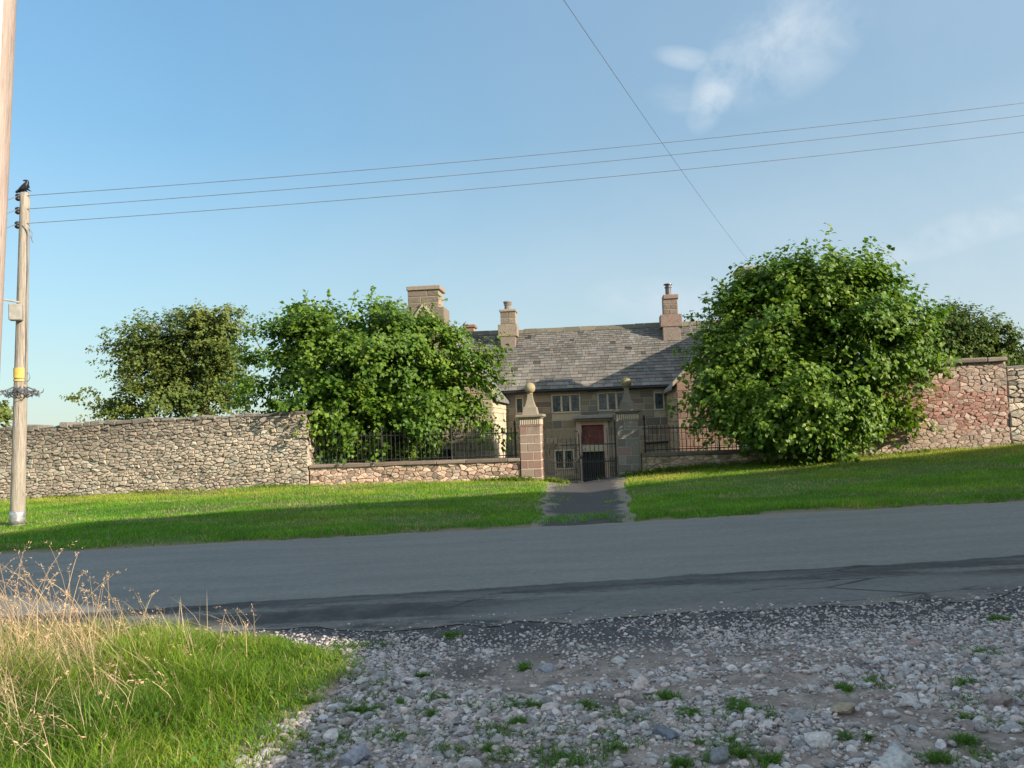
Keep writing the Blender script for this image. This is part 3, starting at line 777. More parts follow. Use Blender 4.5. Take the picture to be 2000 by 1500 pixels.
# ------------------------------------------------------------------ the house
HO = at(1160, 945, 31.0); HO.z = 0
house = empty('farmhouse', (HO.x, HO.y, 0), -PHI, 'long low stone farmhouse with slate roof and projecting gabled wings, behind the gate', 'house')
def hp(px, py, v=0.0):
    u, z, _ = on_plane(px, py, v, HO); return u, z
zG = -0.75
uA = hp(987, 800)[0]; uB = hp(1311, 800)[0]
zE = hp(1150, 752)[1]                                    # eaves
RD = 2.9                                                # ridge set back
zRg = hp(1150, 641, RD)[1]
EXT = 5.2                                               # the block runs on behind both wings
def ash_pal(r):
    k = r.choice(4, p=[0.45, 0.25, 0.2, 0.1])
    c = np.array([(0.215, 0.190, 0.145), (0.17, 0.162, 0.138), (0.245, 0.212, 0.158), (0.215, 0.165, 0.135)][k])
    return c * r.uniform(0.7, 1.2)
def ashlar(mb, u0_, u1_, z0, z1, holes, r, to, course=(0.2, 0.34), D=0.018, wid=(0.25, 0.75), pal=ash_pal):
    z = z0
    while z < z1 - 0.03:
        h = min(r.uniform(*course), z1 - z)
        if z1 - z - h < 0.1: h = z1 - z
        segs = [(u0_, u1_)]
        for a, b, c, d in holes:
            if c < z + h - 0.02 and d > z + 0.02:
                ns = []
                for s0, s1 in segs:
                    if b <= s0 or a >= s1: ns.append((s0, s1)); continue
                    if a > s0 + 0.03: ns.append((s0, a))
                    if b < s1 - 0.03: ns.append((b, s1))
                segs = ns
        for s0, s1 in segs:
            u = s0
            while u < s1 - 0.02:
                w = min(r.uniform(*wid), s1 - u)
                if s1 - u - w < 0.14: w = s1 - u
                D_ = D * r.uniform(0.6, 1.2); gp_ = 0.013; be = 0.010
                a, b, c, d = u + gp_, u + w - gp_, z + gp_, z + h - gp_
                P = np.array([(a, 0, c), (b, 0, c), (b, 0, d), (a, 0, d), (a, D_ - .006, c), (b, D_ - .006, c), (b, D_ - .006, d), (a, D_ - .006, d),
                              (a + be, D_, c + be), (b - be, D_, c + be), (b - be, D_, d - be), (a + be, D_, d - be)])
                q = []
                for s_ in (0, 4):
                    for k in range(4): q.append((s_ + k, s_ + (k + 1) % 4, s_ + 4 + (k + 1) % 4, s_ + 4 + k))
                q.append((8, 9, 10, 11)); mb.add(to(P), np.array(q), pal(r)); u += w
        z += h
r = np.random.default_rng(12)
# openings of the main front, from the photo
def rect(x0, y0, x1, y1, v=0.0):
    a = hp(x0, (y0 + y1) / 2, v)[0]; b = hp(x1, (y0 + y1) / 2, v)[0]; c = hp((x0 + x1) / 2, y1, v)[1]; d = hp((x0 + x1) / 2, y0, v)[1]
    return (a, b, c, d)
win3a = rect(1077, 769.5, 1134, 806.5); win3b = rect(1167, 765.5, 1224, 802.5)
sm1 = rect(1007, 776, 1023, 808.5); sm2 = rect(1277, 765.5, 1298, 801)
low = rect(1083, 878, 1122, 917)
dr = rect(1127.5, 822, 1190, 946)
holes = [win3a, win3b, sm1, sm2, low, dr]
front = lambda P: np.stack([P[:, 0], -P[:, 1], P[:, 2]], -1)
def wall_with_holes(mb, u0_, u1_, z0, z1, holes, y, th, col):
    us = sorted({u0_, u1_, *[h[0] for h in holes], *[h[1] for h in holes]}); zs = sorted({z0, z1, *[h[2] for h in holes], *[h[3] for h in holes]})
    us = [x for x in us if u0_ <= x <= u1_]; zs = [x for x in zs if z0 <= x <= z1]
    for a, b in zip(us[:-1], us[1:]):
        for c, d in zip(zs[:-1], zs[1:]):
            um, zm = (a + b) / 2, (c + d) / 2
            if any(h[0] < um < h[1] and h[2] < zm < h[3] for h in holes): continue
            mb.add([(a, y, c), (b, y, c), (b, y, d), (a, y, d)], np.array([(0, 1, 2, 3)]), col)
    for a, b, c, d in holes:       # reveals
        c2 = max(c, z0)
        V = [(a, y, c2), (b, y, c2), (b, y, d), (a, y, d), (a, y + th, c2), (b, y + th, c2), (b, y + th, d), (a, y + th, d)]
        mb.add(V, np.array([(0, 4, 5, 1), (1, 5, 6, 2), (2, 6, 7, 3), (3, 7, 4, 0)]), col)
mort = (0.36, 0.32, 0.235)
mb = MB(); wall_with_holes(mb, uA - EXT, uB + EXT, zG, zE, holes, 0.0, 0.2, mort)
ashlar(mb, uA - 0.2, uB + 0.2, zG, zE - 0.005, holes, r, front)
# gable ends and back of the main block
for ue in (uA - EXT, uB + EXT):
    mb.add([(ue, 0, zG), (ue, 2 * RD, zG), (ue, 2 * RD, zE), (ue, RD, zRg - 0.05), (ue, 0, zE)], np.array([(0, 1, 2, 3, 4)]), mort)
mb.add([(uA - EXT, 2 * RD, zG), (uB + EXT, 2 * RD, zG), (uB + EXT, 2 * RD, zE), (uA - EXT, 2 * RD, zE)], np.array([(0, 1, 2, 3)]), mort)
mb.build('wall', M_ASHLAR, house)
# hood moulds / string courses over the upper windows
for x0, y0, x1, y1 in ((1072, 759, 1140, 763), (1162, 756, 1232, 760), (1045, 772, 1072, 775), (1140, 768.5, 1160, 771)):
    a, b, c, d = rect(x0, y0, x1, y1); mb = MB(); mb.box(a, b, -0.075, -0.0, c, d, (0.26, 0.22, 0.15), 0.015); mb.build('hood_mould', M_ASHLAR, house)
# slates: real overlapping courses
def slate_slope(mb, u0_, u1_, e0, e1, r, c0=0.23, c1=0.12, pal=None, clipf=None):
    """e0, e1: (v, z) of eaves and ridge"""
    e0 = np.array(e0, float); e1 = np.array(e1, float); Ls = np.hypot(*(e1 - e0)); d = (e1 - e0) / Ls; nrm = np.array([-d[1], d[0]])
    if nrm[1] < 0: nrm = -nrm
    s = 0.0
    while s < Ls:
        fr = s / Ls; c = c0 + (c1 - c0) * fr; c = min(c, Ls - s + 0.001); u = u0_ - r.uniform(0, 0.2)
        while u < u1_:
            w = r.uniform(0.15, 0.38) * (1.1 - 0.4 * fr); t_ = r.uniform(0.008, 0.014)
            a, b = max(u, u0_), min(u + w - r.uniform(0.006, 0.014), u1_)
            if b - a > 0.03:
                s0 = s - 0.02 + r.normal(0, 0.003); s1 = min(s + c * 1.25, Ls)
                lift = r.uniform(0.014, 0.026)
                def pt(uu, ss, h): q = e0 + d * ss + nrm * h; return (uu, q[0], q[1])
                sk = r.normal(0, 0.002)
                V = [pt(a, s0 + sk, lift), pt(b, s0 - sk, lift), pt(b, s1, 0), pt(a, s1, 0), pt(a, s0 + sk, lift + t_), pt(b, s0 - sk, lift + t_), pt(b, s1, t_ * 0.5), pt(a, s1, t_ * 0.5)]
                cx = (a + b) / 2; bb = r.uniform(0.085, 0.155) * (0.62 + 0.75 * float(fbm(cx * 1.1, s * 1.6, 51, 4))) * (1 - 0.22 * fr)
                if r.uniform() < 0.03: bb *= 0.4
                k = np.array([(1.03, 0.96, 0.85), (0.98, 0.96, 0.90), (1.06, 0.95, 0.85)][r.integers(3)])
                mb.add(V, np.array([(4, 5, 6, 7), (0, 1, 5, 4), (1, 2, 6, 5), (3, 0, 4, 7)]), bb * k * 1.25)
            u += w
        s += c
mb = MB(); ev, ez = -0.22, zE + 0.02 - 0.22 * (zRg - zE) / RD + 0.06
slate_slope(mb, uA - 2.6, uB + 2.6, (ev, ez), (RD, zRg), r)
V = [(uA - EXT, ev + 0.02, ez - 0.03), (uB + EXT, ev + 0.02, ez - 0.03), (uB + EXT, RD, zRg - 0.03), (uA - EXT, RD, zRg - 0.03), (uB + EXT, 2 * RD + .2, zE - 0.1), (uA - EXT, 2 * RD + .2, zE - 0.1),
     (uA - EXT, ev + 0.02, ez - 0.08), (uB + EXT, ev + 0.02, ez - 0.08), (uB + EXT, 0.2, zE - 0.02), (uA - EXT, 0.2, zE - 0.02)]
mb.add(V, np.array([(0, 1, 2, 3), (3, 2, 4, 5), (0, 6, 7, 1), (6, 9, 8, 7)]), (0.07, 0.07, 0.07))
roof = mb.build('roof', M_SLATE, house)
mb = MB(); u = uA - 2.2                                   # lichen-grown stone ridge
while u < uB + 2.2:
    w = r.uniform(0.4, 0.7); b = r.uniform(0.09, 0.15); h = 0.09 + r.normal(0, 0.012)
    mb.add([(u, RD - 0.17, zRg - 0.10), (u + w - .01, RD - 0.17, zRg - 0.10), (u + w - .01, RD, zRg + h), (u, RD, zRg + h), (u, RD + 0.17, zRg - 0.10), (u + w - .01, RD + 0.17, zRg - 0.10)],
           [np.array([(0, 1, 2, 3), (3, 2, 5, 4)]), np.array([(0, 3, 4), (1, 5, 2)])], (b, b * 0.9, b * 0.66)); u += w
mb.build('ridge_tiles', M_SLATE, roof)
mb = MB(); mb.tube([(uA + 0.0, ev - 0.03, ez - 0.07), (uB - 0.0, ev - 0.03, ez - 0.07)], 0.055, 8); mb.build('gutter', M_BLACK, house)

def window(name, rc, lights, sill=True, curtain=(), fr_col=(0.46, 0.40, 0.29)):
    a, b, c, d = rc; e = MB(); t = 0.055
    e.box(a, b, -0.03, 0.13, d - t, d, fr_col, 0.008); e.box(a, b, -0.04, 0.13, c, c + t, fr_col, 0.008)
    e.box(a, a + t, -0.03, 0.13, c + t + .001, d - t - .001, fr_col, 0.008); e.box(b - t, b, -0.03, 0.13, c + t + .001, d - t - .001, fr_col, 0.008)
    w = e.build(name, M_ASHLAR, house); wi = (b - a - 2 * t)
    for k in range(1, lights):
        x = a + t + wi * k / lights; q = MB(); q.box(x - 0.04, x + 0.04, -0.02, 0.12, c + t + .002, d - t - .002, fr_col, 0.015); q.build('mullion', M_ASHLAR, w)
    for k in range(lights):
        x0 = a + t + wi * k / lights + (0.04 if k else 0); x1 = a + t + wi * (k + 1) / lights - (0.04 if k < lights - 1 else 0)
        q = MB(); z0, z1 = c + t, d - t; n = 4; rr = np.random.default_rng(int(abs(a * 1000)) + k)
        for i_ in range(2):      # leaded panes, each set at its own slight angle
            for j_ in range(n):
                p0, p1 = x0 + (x1 - x0) * i_ / 2, x0 + (x1 - x0) * (i_ + 1) / 2; q0, q1 = z0 + (z1 - z0) * j_ / n, z0 + (z1 - z0) * (j_ + 1) / n
                y = 0.075 + rr.normal(0, 0.0012, 4); q.add([(p0 + .004, y[0], q0 + .004), (p1 - .004, y[1], q0 + .004), (p1 - .004, y[2], q1 - .004), (p0 + .004, y[3], q1 - .004)], np.array([(0, 1, 2, 3)]))
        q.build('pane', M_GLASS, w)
        q = MB(); q.box(x0, x1, 0.083, 0.10, z0, z1); q.build('lead_backing', M_CURTAIN if k in curtain else M_BLACK, w)
    return w
window('window', win3a, 3); window('window', win3b, 3, curtain=())
window('window', sm1, 1); window('window', sm2, 1, fr_col=(0.42, 0.36, 0.31)); window('window', low, 2, fr_col=(0.42, 0.39, 0.33))
# doorway: pale stone surround, red board over, black door below, stone hood
a, b, c, d = dr; c = zG
mb = MB(); jl = rect(1140, 830, 1178, 868); jb = rect(1139, 882, 1182, 946); pc = (0.42, 0.33, 0.27)
mb.box(a, jb[0], -0.05, 0.2, c, d, pc, 0.012); mb.box(jb[1], b, -0.05, 0.2, c, d, pc, 0.012)
mb.box(jb[0] + .001, jb[1] - .001, -0.045, 0.2, jl[3], d, (0.40, 0.27, 0.22), 0.012); mb.box(jb[0] + .001, jb[1] - .001, -0.03, 0.2, jb[3], jl[2], (0.42, 0.38, 0.30), 0.012)
ds = mb.build('door_surround', M_PIER, house)
mb = MB(); mb.box(jb[0] + .003, jb[1] - .003, 0.05, 0.08, jl[2], jl[3], (0.2, 0.06, 0.05)); mb.build('door_panel', M_RED, ds)
mb = MB(); n = 5; wd = (jb[1] - jb[0] - .006) / n
for k in range(n): mb.box(jb[0] + .003 + k * wd + .003, jb[0] + .003 + (k + 1) * wd - .003, 0.10, 0.14, c, jb[3], (0.01,) * 3, 0.004)
dd = mb.build('door', M_BLACK, house)
mb = MB(); mb.lathe([(0.0, 0), (0.025, 0.005), (0.03, 0.03), (0.012, 0.05)], (jb[1] - 0.12, 0.075, (jb[3] + c) / 2 + .2), 10); mb.build('handle', M_IRON, dd)
hd = rect(1119, 812, 1197, 819.5)
mb = MB(); mb.box(hd[0], hd[1], -0.34, 0.0, hd[2] + 0.04, hd[3] + 0.03, (0.26, 0.26, 0.25), 0.02); mb.box(hd[0] + 0.07, hd[1] - 0.07, -0.24, 0.0, hd[2] - 0.05, hd[2] + 0.038, (0.22, 0.20, 0.17), 0.02)
mb.build('door_hood', M_COPE, house)

# wings
def wing(px_corner, side, v0, apex_px, apex_y, eave_y, pal, qcol, gcol):
    uc = hp(px_corner, 840, v0)[0]; ua, za = hp(apex_px, apex_y, v0); ze = hp(px_corner, eave_y, v0)[1]
    hw = abs(ua - uc); uo = uc + side * 2 * hw; lo, hi = min(uc, uo), max(uc, uo)
    rr = np.random.default_rng(int(px_corner))
    mb = MB(); mid = (lo + hi) / 2
    mb.add([(lo, v0, zG - 1), (hi, v0, zG - 1), (hi, v0, ze), (mid, v0, za), (lo, v0, ze), (lo, 3, zG - 1), (hi, 3, zG - 1), (hi, 3, ze), (mid, 3, za), (lo, 3, ze)],
           [np.array([(0, 1, 2, 3, 4)]), np.array([(0, 4, 9, 5), (1, 6, 7, 2)])], gcol)
    fr = lambda P: np.stack([P[:, 0], v0 - P[:, 1], P[:, 2]], -1)
    oh = [(mid - 0.9, mid + 0.9, 0.1, 1.0), (mid - 0.7, mid + 0.7, 2.1, 3.0)]
    ashlar(mb, lo, hi, zG - 0.6, ze, oh, rr, fr, (0.16, 0.3), 0.02, (0.2, 0.6), pal)
    z = ze
    while z < za - 0.25:                                  # stepped courses up the gable
        h = 0.24; f = 1 - (z + h - ze) / (za - ze); ashlar(mb, mid - hw * f, mid + hw * f, z, z + h, [], rr, fr, (h, h), 0.02, (0.2, 0.6), pal); z += h
    def sd(P): return np.stack([np.full(len(P), uc) - side * P[:, 1], P[:, 0], P[:, 2]], -1)
    ashlar(mb, v0 + 0.02, -0.02, zG - 0.6, ze, [], rr, sd, (0.16, 0.3), 0.018, (0.25, 0.6), qcol)
    mb.build('wall', M_ASHLAR, house)
    for o_, zz in ((oh[0], 0), (oh[1], 0)):
        a, b, c, d = o_; e = MB(); e.box(a, b, v0 - 0.03, v0 - 0.002, c, d, (0.32, 0.27, 0.2)); w_ = e.build('window', M_ASHLAR, house)
        for k in range(3):
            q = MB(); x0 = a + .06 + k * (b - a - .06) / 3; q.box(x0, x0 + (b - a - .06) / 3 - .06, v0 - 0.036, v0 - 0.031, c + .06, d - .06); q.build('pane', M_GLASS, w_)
    mb = MB()                                             # wing roof with its raised coping
    for sx in (-1, 1):
        ex = mid + sx * (hw + 0.15); ezz = ze - 0.15 * (za - ze) / hw
        mb.add([(mid, v0 - 0.02, za + 0.02), (ex, v0 - 0.02, ezz + 0.02), (ex, 2.2, ezz + 0.02), (mid, 2.2, za + 0.02)] + [(mid, v0 - 0.02, za - 0.06), (ex, v0 - 0.02, ezz - 0.06), (ex, 2.2, ezz - 0.06), (mid, 2.2, za - 0.06)],
               np.array([(0, 1, 2, 3), (4, 5, 6, 7), (1, 5, 6, 2)]), (0.16, 0.155, 0.15))
    rf = mb.build('roof', M_SLATE, house)
    mb = MB()
    for sx in (-1, 1):
        n = 9
        for k in range(n):
            f0, f1 = k / n, (k + 1) / n - 0.006; P = []
            for f in (f0, f1):
                x = mid + sx * (hw + 0.12) * (1 - f); z = ze - 0.12 * (za - ze) / hw + (za - ze) * (1 + 0.12 / hw) * f
                P += [(x, v0 - 0.10, z + 0.02), (x, v0 + 0.25, z + 0.02), (x, v0 + 0.25, z + 0.15), (x, v0 - 0.10, z + 0.15)]
            b = rr.uniform(0.85, 1.15); mb.add(P, np.array([(0, 1, 2, 3), (4, 7, 6, 5), (0, 4, 5, 1), (1, 5, 6, 2), (2, 6, 7, 3), (3, 7, 4, 0)]), np.array(qcol(rr)) * 0.9)
    mb.build('gable_coping', M_PIER, rf)
    return mid, za, v0
VW = -4.0
greyp = lambda r: np.array([0.29, 0.24, 0.18]) * r.uniform(0.75, 1.2)
palep = lambda r: np.array([0.50, 0.42, 0.31]) * r.uniform(0.85, 1.12)
pinkp = lambda r: np.array([(0.20, 0.13, 0.10), (0.21, 0.155, 0.12), (0.17, 0.11, 0.085)][r.integers(3)]) * r.uniform(0.8, 1.15)  # right wing front darkened in place of the bush's missing shade
ml = wing(963, -1, VW, 828, 600, 768, greyp, palep, (0.3, 0.25, 0.19))
mr = wing(1325, 1, VW, 1480, 573, 748, pinkp, lambda r: np.array([0.33, 0.26, 0.20]) * r.uniform(0.8, 1.15), (0.20, 0.145, 0.11))
# chimneys
def chimney(v, shaft, base, cap, depth, pal, pot, below=0.8, potdark=False):
    """rects in photo pixels, at depth v"""
    rr = np.random.default_rng(int(shaft[0])); e = MB()
    def solid(rc, dv, mb, grow=0.0, course=0.2):
        a, b, c, d = rect(*rc, v); rows = max(1, int((d - c) / course)); h = (d - c) / rows
        mb.box(a + .01, b - .01, v + .01, v + dv - .01, c, d - .005, (0.3, 0.25, 0.19))
        for k in range(rows):
            sp = a + (b - a) * rr.uniform(0.3, 0.7)
            for s0, s1 in ((a, sp), (sp, b)): mb.box(s0 + .011, s1 - .011, v - rr.uniform(0, .008), v + dv, c + k * h + .012, c + (k + 1) * h - .012, pal(rr) * 0.85, 0.012)
        return a, b, c, d
    a, b, c, d = solid(shaft, depth, e)
    a2, b2, c2, d2 = rect(*base, v); e.box(a2, b2, v - 0.06, v + depth + 0.06, c2, d2 - .002, pal(rr) * 0.9, 0.012)
    a3, b3 = a2 + 0.08, b2 - 0.08; e.box(a3, b3, v - 0.03, v + depth, c2 - below, c2 - .003, np.array([0.22, 0.18, 0.15]), 0.012)
    o = e.build('chimney', M_CHIM, house)
    a4, b4, c4, d4 = rect(*cap, v); q = MB(); q.box(a4, b4, v - 0.05, v + depth + 0.05, c4, d4, pal(rr), 0.02); q.build('chimney_cap', M_COPE, o)
    if pot:
        a5, b5, c5, d5 = rect(*pot, v); r_ = (b5 - a5) / 2; cx = (a5 + b5) / 2; h = d5 - c5; q = MB()
        if potdark:
            q.lathe([(r_ * .8, 0), (r_ * .8, h * .62), (r_ * 1.05, h * .63), (r_ * 1.05, h * .68), (r_ * .75, h * .69), (r_ * .75, h * .86), (r_ * 1.25, h * .87), (r_ * 1.2, h * .95), (r_ * .2, h)], (cx, v + depth / 2, c5), 16)
            q.build('flue', M_FLUE, o)
        else:
            q.lathe([(r_ * .85, 0), (r_ * .78, h * .55), (r_ * 1.0, h * .6), (r_ * .85, h * .68), (r_ * 1.1, h * .9), (r_ * 1.05, h), (r_ * .7, h)], (cx, v + depth / 2, c5), 16, (0.2, 0.18, 0.16)); q.build('chimney_pot', M_COPE, o)
    return o
M_FLUE = m_flat('flue_metal', (0.10, 0.09, 0.09), 0.4, 0.6, 0.3, 10)
gp1 = lambda r: np.array([0.24, 0.20, 0.155]) * r.uniform(0.75, 1.2)
gp2 = lambda r: np.array([(0.25, 0.205, 0.16), (0.235, 0.17, 0.14)][r.integers(2)]) * r.uniform(0.8, 1.15)
chimney(2.0, (977, 609, 1007, 633), (973, 633, 1010, 657), (975, 604, 1008, 609), 0.62, gp1, (982, 587, 998, 604))
chimney(2.0, (1295, 584, 1324, 614), (1290, 614, 1332, 638), (1295, 575, 1325, 584), 0.62, gp2, (1299, 551, 1313, 575), potdark=True)
chimney(4.6, (906, 640, 926, 660), (905, 660, 927, 670), (904, 634, 928, 640), 0.6, lambda r: np.array([0.27, 0.145, 0.11]) * r.uniform(0.8, 1.1), None)
chimney(VW + 0.02, (796, 567, 857, 604), (789, 601, 868, 632), (794, 558, 860, 567), 0.9, gp1, None, 0.5)
chimney(VW + 0.02, (1442, 527, 1506, 566), (1437, 563, 1512, 592), (1440, 520, 1509, 527), 0.9, gp1, None, 0.5)
# drainpipe in the right-hand corner
mb = MB(); xx = uB - 0.10; mb.tube([(xx, -0.10, zE - 0.05), (xx, -0.10, zE - 0.35), (xx + .02, -0.10, zG)], 0.05, 8)
for z in (2.2, 1.0, 0.0): mb.lathe([(0.065, 0), (0.065, 0.06)], (xx + .01, -0.10, z), 10)
mb.tube([(xx, -0.10, hp(1315, 862)[1]), (hp(1258, 864)[0], -0.10, hp(1258, 866)[1])], 0.04, 8)
mb.build('drainpipe', M_BLACK, house)

# ------------------------------------------------------------------ foliage
def leaves(mb, P, Nrm, Dirn, size, cols, fold=0.25, wd=0.44):
    """broad pointed leaves: 6 verts, 4 triangles folded along the midrib"""
    n = len(P); Dirn = Dirn - Nrm * (Dirn * Nrm).sum(1)[:, None]; Dirn /= np.linalg.norm(Dirn, axis=1)[:, None] + 1e-9
    S = np.cross(Dirn, Nrm); sz = size[:, None]
    v0 = P; v1 = P + Dirn * sz * 0.42 + S * sz * wd + Nrm * sz * fold * 0.4; v2 = P + Dirn * sz * 0.42 - S * sz * wd + Nrm * sz * fold * 0.4
    v3 = P + Dirn * sz * 1.0 - Nrm * sz * 0.12; v4 = P + Dirn * sz * 0.5
    V = np.stack([v0, v1, v2, v3, v4], 1).reshape(-1, 3); b = np.arange(n)[:, None] * 5
    T = np.concatenate([b + np.array([[0, 1, 4]]), b + np.array([[1, 3, 4]]), b + np.array([[0, 4, 2]]), b + np.array([[2, 4, 3]])])
    mb.add(V, T, np.repeat(cols, 5, 0))
def blobs_world(bl, Y, depth):
    out = []
    for px, py, rx, ry, dy in bl:
        c = np.array(at(px, py, Y + dy)); k = (Y + dy) / F
        out.append((c, np.array([rx * k, min(rx, depth) * k, ry * k])))
    return out
def crown(bl, nshoot, nleaf, size, seed, palette, shoot=(0.5, 1.0), droop=0.35, shell=(0.62, 1.03), lump=0.22, per=15, spread=0.30, fill=0.22, lead_f=0.06):
    r = np.random.default_rng(seed); areas = np.array([b[1][0] * b[1][2] for b in bl]); pr = areas / areas.sum()
    nb = max(8, nshoot // per)
    wb = r.choice(len(bl), nb, p=pr); db = r.normal(0, 1, (nb, 3)); db /= np.linalg.norm(db, axis=1)[:, None]
    Cb = np.array([bl[w][0] for w in wb]); Rb = np.array([bl[w][1] for w in wb])
    tip = Cb + db * Rb * (r.uniform(shell[0], shell[1], nb) ** 0.6 * (1 + lump * r.normal(0, 0.35, nb)))[:, None]
    k = r.integers(0, nb, nshoot); d = db[k]; bs = spread * r.uniform(0.6, 1.4, nb)[k][:, None]
    off = r.normal(0, 1, (nshoot, 3)); off -= d * (off * d).sum(1)[:, None] * 0.55
    start = tip[k] + off * bs * np.array([1, 1, 0.62]) - np.array([0, 0, 1]) * ((off ** 2).sum(1)[:, None] * bs * 0.10)
    inner = r.uniform(0, 1, nshoot) < fill                  # a sparse dark inside, so that little daylight shows through
    wi = r.choice(len(bl), nshoot, p=pr); di = r.normal(0, 1, (nshoot, 3)); di /= np.linalg.norm(di, axis=1)[:, None]
    si = np.array([bl[w][0] for w in wi]) + di * np.array([bl[w][1] for w in wi]) * r.uniform(0.2, 0.8, (nshoot, 1))
    start = np.where(inner[:, None], si, start); d = np.where(inner[:, None], di, d)
    out = d * np.array([1, 1, 0.8]) + r.normal(0, 0.35, (nshoot, 3)) + off * 0.25 + np.array([0, 0, 0.25]); out /= np.linalg.norm(out, axis=1)[:, None]
    tone = r.uniform(0, 1, nb)[k] * 0.6 + r.uniform(0, 1, nshoot) * 0.4
    ln = r.uniform(shoot[0], shoot[1], nshoot); t = (np.arange(nleaf) + 0.5) / nleaf
    lead = (r.uniform(0, 1, nshoot) < lead_f) & ~inner & (d[:, 2] > -0.2)          # leading shoots that stand proud of the crown
    start = start + np.where(lead[:, None], (d * 0.7 + np.array([0, 0, 0.5])) * r.uniform(0.15, 0.55, (nshoot, 1)), 0); ln = np.where(lead, ln * 1.35, ln)
    tt = t[None, :, None]; L_ = ln[:, None, None]
    pos = start[:, None] + out[:, None] * L_ * (tt - 0.55) + np.array([0, 0, -1])[None, None] * droop * L_ * tt ** 2
    pos = pos + r.normal(0, 0.045 + size * 0.25, pos.shape)
    N_ = nshoot * nleaf; P = pos.reshape(-1, 3)
    o = np.repeat(d, nleaf, 0); nrm = o * 0.6 + np.array([0.12, -0.10, 0.6]) + r.normal(0, 0.36, (N_, 3)); nrm /= np.linalg.norm(nrm, axis=1)[:, None]
    dr_ = np.repeat(out, nleaf, 0) * 0.5 + r.normal(0, 0.7, (N_, 3)) + np.array([0, 0, -0.6])
    sz = size * r.uniform(0.6, 1.25, N_)
    cl = palette(P, r, np.repeat(tone, nleaf))
    return P, nrm, dr_, sz, cl, start, out, ln
def lime_pal(P, r, tw):
    n = len(P); base = np.array([0.078, 0.150, 0.016]); yel = np.array([0.190, 0.255, 0.030]); dk = np.array([0.034, 0.085, 0.012])
    k = (0.55 * tw + 0.45 * r.uniform(0, 1, n))[:, None]
    c = np.where(k < 0.5, dk + (base - dk) * k * 2, base + (yel - base) * (k - 0.5) * 2); return c * r.uniform(0.8, 1.2, (n, 1))
def limbs(mb, root, bl, seed, n, r0_, col):
    r = np.random.default_rng(seed); root = np.array(root)
    for k in range(n):
        c, rd = bl[k % len(bl)]; d = r.normal(0, 1, 3); d /= np.linalg.norm(d); d[2] = abs(d[2]) * 0.8
        end = c + d * rd * 0.85; mid = root + (end - root) * 0.5 + r.normal(0, 0.25, 3) + np.array([0, 0, 0.25])
        a0 = root + r.normal(0, 0.08, 3) * np.array([1, 1, 0])
        pts = [a0 * (1 - t) ** 2 + 2 * mid * t * (1 - t) + end * t ** 2 for t in np.linspace(0, 1, 9)]
        mb.tube(pts, np.linspace(r0_, 0.012, 9) * r.uniform(0.6, 1.0), 6, col)
def bush(px_root, Y, bl, label, seed, nshoot, nleaf, spikes, size=0.115):
    x = at(px_root, 900, Y).x; z = float(g(x, Y)); e = empty('lime_tree', (x, Y, z), 0, label, 'tree', 'bushy lime trees over the railings')
    P, nrm, dr_, sz, cl, st, ou, ln = crown(bl, nshoot, nleaf, size, seed, lime_pal)
    mb = MB(); leaves(mb, P, nrm, dr_, sz, cl)
    # loose leading shoots that break the outline
    r = np.random.default_rng(seed + 1)
    tw = MB()
    for px, py, dx, dy, L_ in spikes:
        p0 = np.array(at(px, py, Y + r.uniform(-0.8, 0.8))); d = np.array(cr) * dx - np.array(cu) * dy; d /= np.linalg.norm(d)
        n = int(14 * L_ / 0.6) + 6; t = r.uniform(0, 1, n); Q = p0 + d * (t * L_)[:, None] + r.normal(0, 0.05, (n, 3)) * (1.3 - t)[:, None]
        nn = r.normal(0, 0.6, (n, 3)) + np.array([0.2, -0.4, 0.5]); nn /= np.linalg.norm(nn, axis=1)[:, None]
        leaves(mb, Q, nn, r.normal(0, 1, (n, 3)) + d * 0.6, size * r.uniform(0.5, 1.0, n), lime_pal(Q, r, r.uniform(0.4, 1, n)))
        tw.tube([p0 - d * 0.3, p0 + d * L_ * 0.5, p0 + d * L_], [0.012, 0.008, 0.004], 5)
    under(mb.build('crown', M_LIME), e)
    mb = tw; limbs(mb, (x, Y, z + 0.9), bl, seed, 16, 0.10, (0.1, 0.08, 0.06))
    mb.tube([(x, Y, z - 0.1), (x + .03, Y, z + 0.6), (x - .02, Y, z + 1.3)], [0.24, 0.17, 0.14], 10)
    for q in range(4):
        xx = x + (q - 1.5) * 0.35; mb.tube([(x + (q - 1.5) * 0.1, Y, z), (xx, Y + 0.1 * (q % 2), z + 1.0), (xx + (q - 1.5) * 0.3, Y, z + 2.2)], [0.10, 0.08, 0.06], 7)
    under(mb.build('trunk', M_BARK), e)
LB = [(720, 690, 200, 105, 0), (585, 705, 120, 85, -0.3), (855, 730, 110, 105, -0.2), (700, 628, 125, 45, 0.3), (760, 815, 165, 62, -0.3), (528, 760, 62, 42, -0.6), (640, 770, 100, 60, -0.7), (900, 800, 65, 55, -0.2), (680, 860, 70, 30, 0.3), (830, 860, 45, 30, 0.3), (622, 640, 70, 50, 0.1), (590, 622, 34, 36, 0.1), (740, 700, 90, 70, -0.6), (800, 650, 70, 45, 0.1), (650, 865, 55, 38, 0.9), (725, 868, 70, 36, 0.9), (790, 872, 55, 32, 0.9)]
